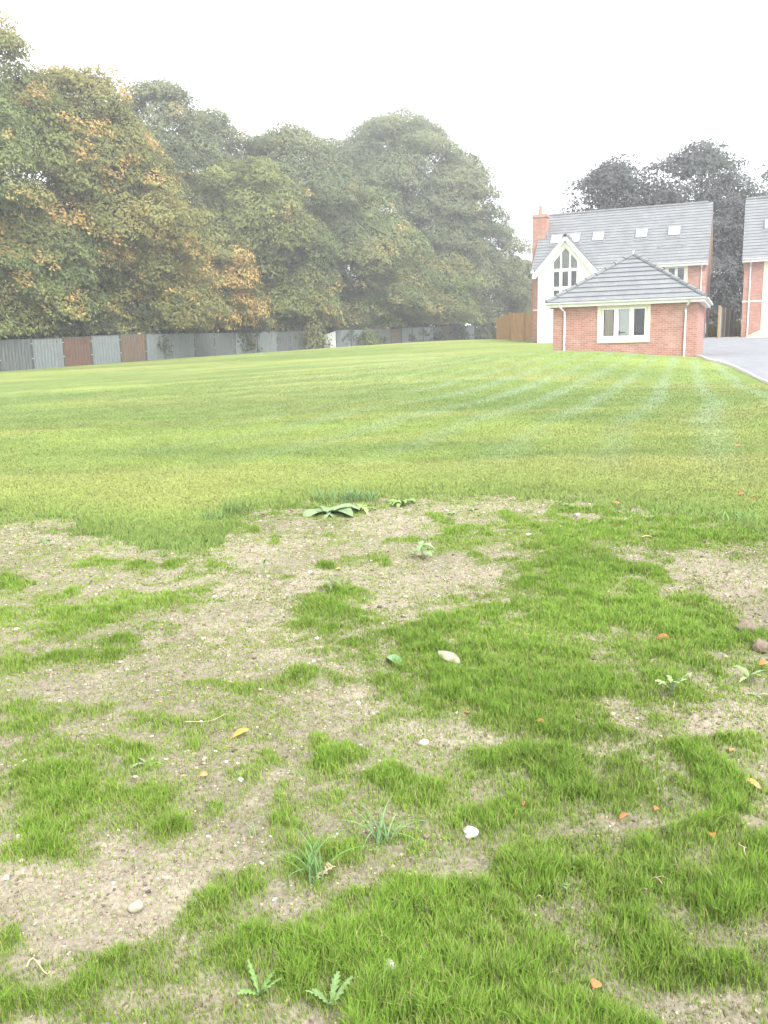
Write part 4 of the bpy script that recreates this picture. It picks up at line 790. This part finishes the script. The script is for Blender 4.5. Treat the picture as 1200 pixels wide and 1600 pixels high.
M['weedstem'] = simple('green_stem', (.16, .22, .08), (.22, .27, .12), 20, .7)
PG = (.32, .42, .19); MG = (.22, .34, .10); DGN = (.18, .30, .11)
rosette('dock_plant', 512, 806, 52, 12, (.27, .37, .19), 'large floppy broad leaved weed where the bare soil meets the lawn', 0, .5, .62, .5, 1)
rosette('dock_plant', 562, 800, 34, 9, (.31, .42, .15), 'smaller toothed weed touching the right side of the floppy broad leaved one', 2, .8, .9, .35, 2)
rosette('weed', 628, 790, 30, 11, (.30, .44, .14), 'pale green leafy weed right of the floppy broad leaved one', 2, .8, .9, .35, 3)
rosette('seedling', 659, 874, 26, 6, (.27, .40, .18), 'young tree seedling with a thin stem on bare soil', 0, .3, .5, .42, 4, stem=22)
rosette('seedling', 664, 852, 15, 5, (.22, .28, .13), 'smaller seedling just behind the young tree seedling', 0, .3, .5, .4, 5, stem=12)
rosette('thistle', 1050, 1098, 36, 7, PG, 'upright pale thistle with jagged leaves at the right', 2, 1.1, .7, .34, 6, stem=14)
rosette('thistle', 1170, 1072, 26, 5, PG, 'small thistle near the right edge, upper of a close pair', 2, 1.0, .7, .34, 7, stem=8)
rosette('thistle', 1182, 1088, 20, 4, PG, 'small thistle near the right edge, lower of a close pair', 2, .7, .7, .34, 8)
rosette('thistle', 233, 1199, 26, 5, (.30, .40, .22), 'pale spiky thistle rosette on the left', 2, .6, .5, .3, 9)
rosette('thistle', 872, 1388, 26, 5, (.27, .38, .2), 'pale thistle rosette on grass right of the bare patch', 2, .7, .5, .34, 10)
rosette('thistle', 899, 1365, 17, 4, (.25, .36, .17), 'tiny thistle just behind the pale rosette right of the bare patch', 2, 1, .5, .34, 11)
rosette('thistle', 406, 1560, 32, 5, (.20, .33, .10), 'upright thistle at the bottom left of centre', 2, 1.5, .5, .36, 12)
rosette('thistle', 516, 1572, 36, 5, (.22, .34, .13), 'leaning thistle at the bottom centre', 2, 1.5, .5, .32, 13)
rosette('weed', 518, 930, 24, 7, (.20, .25, .10), 'small reddish stemmed weed at the top of the lush middle tuft', 0, .7, .7, .22, 14, stem=18)
rosette('weed', 885, 795, 20, 7, MG, 'low weed at the lawn edge in the right half', 2, .5, .6, .3, 15)
for i, (x_, y_, lab) in enumerate(((708, 806, 'tiny pale seedling on the far bare soil, left of three'), (738, 797, 'tiny pale seedling on the far bare soil, middle of three'), (800, 803, 'tiny pale seedling on the far bare soil, right of three'))):
    rosette('seedling', x_, y_, 13, 4, PG, lab, 0, .6, .5, .36, 20+i)
rosette('weed', 413, 905, 14, 5, DGN, 'thin stemmed weed standing in the grass left of the bare strip', 0, 1, .5, .2, 31, stem=20)
rosette('weed', 68, 846, 20, 6, (.2, .3, .14), 'flat weed at the far left bare soil', 0, .3, .4, .3, 32)
def tuft(px, py, hpx, n, spread, col, label, wd=.004, seed=0, bend=.6, footr=.03):
    rg = np.random.default_rng(seed); p = gpt(px, py); s = pxm(px, py); hgt = hpx*s*1.1; mb = MB()
    for k in range(n):
        a = rg.uniform(0, 6.28); L = hgt*rg.uniform(.55, 1.1); b = bend*rg.uniform(.2, 1.3)*spread; f0 = footr*rg.random()**.5; a0 = rg.uniform(0, 6.28); V = []; F = []; m = 7; q = Vector((-math.sin(a), math.cos(a), 0))
        for i in range(m+1):
            u = i/m; w = wd*.5*(1-u**2.2)+.0003; c = Vector((f0*math.cos(a0), f0*math.sin(a0), 0))+Vector((math.cos(a), math.sin(a), 0))*(L*b*u**1.6)+Vector((0, 0, L*(u-.5*b*u**3))); V += [c-q*w, c+q*w]
        F = [(2*i, 2*i+1, 2*i+3, 2*i+2) for i in range(m)]; mb.add(V, F)
    o = leafobj('grass_tuft', [], col, M['weed']) if False else mb.build('grass_tuft', M['weed'], None, True)
    at_ = o.data.attributes.new('lc', 'FLOAT_COLOR', 'POINT'); nn = len(mb.v); per = (m+1)*2; c = np.repeat(np.array(col)[None]*(.7+.6*rg.random((n, 1))), per, 0); at_.data.foreach_set('color', np.c_[c, np.ones(nn)].astype(np.float32).ravel())
    o.location = Vector([float(k) for k in p]); return tag(o, label, 'grass tuft', 'longer grass tufts')
tuft(490, 1378, 85, 26, .9, (.17, .30, .11), 'coarse bluish grass tuft beside the dead seed head', .0045, 1, .8)
tuft(600, 1318, 66, 24, 1.1, (.18, .31, .13), 'coarse bluish grass tuft with drooping blades up and right of the other coarse one', .0045, 2, .9)
tuft(368, 803, 26, 150, 1.5, (.17, .26, .07), 'dark rough grass tuft at the lawn edge left of the floppy weed', .006, 3, .6, .16)
tuft(340, 812, 18, 90, 1.5, (.17, .27, .08), 'small dark grass tuft at the inner corner of the lawn edge', .006, 4, .6, .15)
tuft(530, 786, 26, 190, 1.5, (.17, .27, .10), 'long shaggy grass tuft behind the floppy broad leaved weed', .006, 5, .6, .28)
tuft(565, 784, 22, 130, 1.5, (.18, .28, .11), 'shaggy grass tuft right behind the smaller toothed weed', .006, 6, .6, .2)
tuft(1150, 815, 20, 120, 1.5, (.20, .31, .09), 'tuft of longer grass at the lawn edge near the right side', .006, 7, .5, .2)
tuft(395, 1310, 26, 14, 1.2, (.22, .28, .12), 'thin pale grass tuft on bare soil left of centre', .003, 8, .7, .02)
def twig(px, py, L, az, label, r=.0022, seed=0, mat='twig', br=False, curve=.3):
    rg = np.random.default_rng(seed); p = gpt(px, py); L *= pxm(px, py); pts = []; 
    for i in range(8): s = i/7; pts.append((L*(s-.5), L*curve*math.sin(s*math.pi*1.6)*.35, .018+.012*math.sin(s*5+seed)))
    mb = MB().tube(pts, [r*(1-.5*i/7) for i in range(8)], 6)
    if br: mb.tube([pts[3], (pts[3][0]+L*.15, pts[3][1]+L*.2, .03), (pts[3][0]+L*.3, pts[3][1]+L*.24, .025)], [r*.8, r*.6, r*.3], 5)
    o = mb.build('dry_twig', M[mat], None, True); o.location = Vector([float(k) for k in p]); o.rotation_euler.z = az; return tag(o, label, 'twig', 'dry stalks on the ground')
twig(675, 1527, 50, -.2, 'pale curved dry stalk lying on the big bottom tuft', .0028, 1, curve=.5); twig(322, 1138, 62, .5, 'straight dry stalk on soil left of the golden leaf', .002, 2, curve=.1); twig(1053, 1116, 26, 1.5, 'short stalk below the upright pale thistle', .002, 3)
twig(838, 1418, 18, -.4, 'short dry straw left of the pale thistle rosette', .002, 4); twig(1025, 1392, 40, -.8, 'forked dry twig in the grass at the lower right', .002, 5, br=True); twig(1165, 1348, 32, 1.2, 'pale forked straw at the right edge of the grass', .002, 6, br=True); twig(62, 1530, 28, .4, 'curled dry straw at the lower left corner', .0026, 7, curve=1.3); twig(658, 1390, 22, -.5, 'small brown stick left of the bare patch', .002, 8); twig(1120, 925, 20, .7, 'pale straw on bare soil at the right', .002, 9); twig(146, 907, 16, 1.0, 'pale straw on bare soil at the far left', .002, 10)
def seedhead():
    p = gpt(505, 1374); t = tag(empty('dead_seed_head', p+np.array([0, 0, .012])), 'crumpled brown dead seed head beside the coarse bluish tuft', 'dead plant'); rg = np.random.default_rng(4); mb = MB()
    mb.tube([(-.03, -.012, .0), (0, 0, .012), (.03, .02, .02)], [.003, .004, .002], 6)
    mb.build('stalk', M['twig'], t); q = []
    for k in range(26): u = rg.uniform(-.03, .032); q.append(blade_leaf((u, u*.5+rg.normal()*.003, .012+u*.3), rg.uniform(0, 6.28), rg.uniform(.010, .020), .007, rg.uniform(-.3, .8), .2, 3))
    leafobj('husks', q, (.50, .40, .26), M['dry'], t)
seedhead()

# ------------------------------------------------------------------ hazy air
hm, nd, ln_, ho = mk('hazy_air'); pv = nd.new('ShaderNodeVolumePrincipled'); pv.inputs['Color'].default_value = (.97, .98, 1, 1); pv.inputs['Density'].default_value = HAZE; pv.inputs['Anisotropy'].default_value = .3
ln_.new(pv.outputs[0], ho.inputs['Volume'])
hb_ = MB().box(-440, 440, -440, 440, -3, 46).build('haze', hm); tag(hb_, 'pale hazy air over the whole place', kind='stuff')
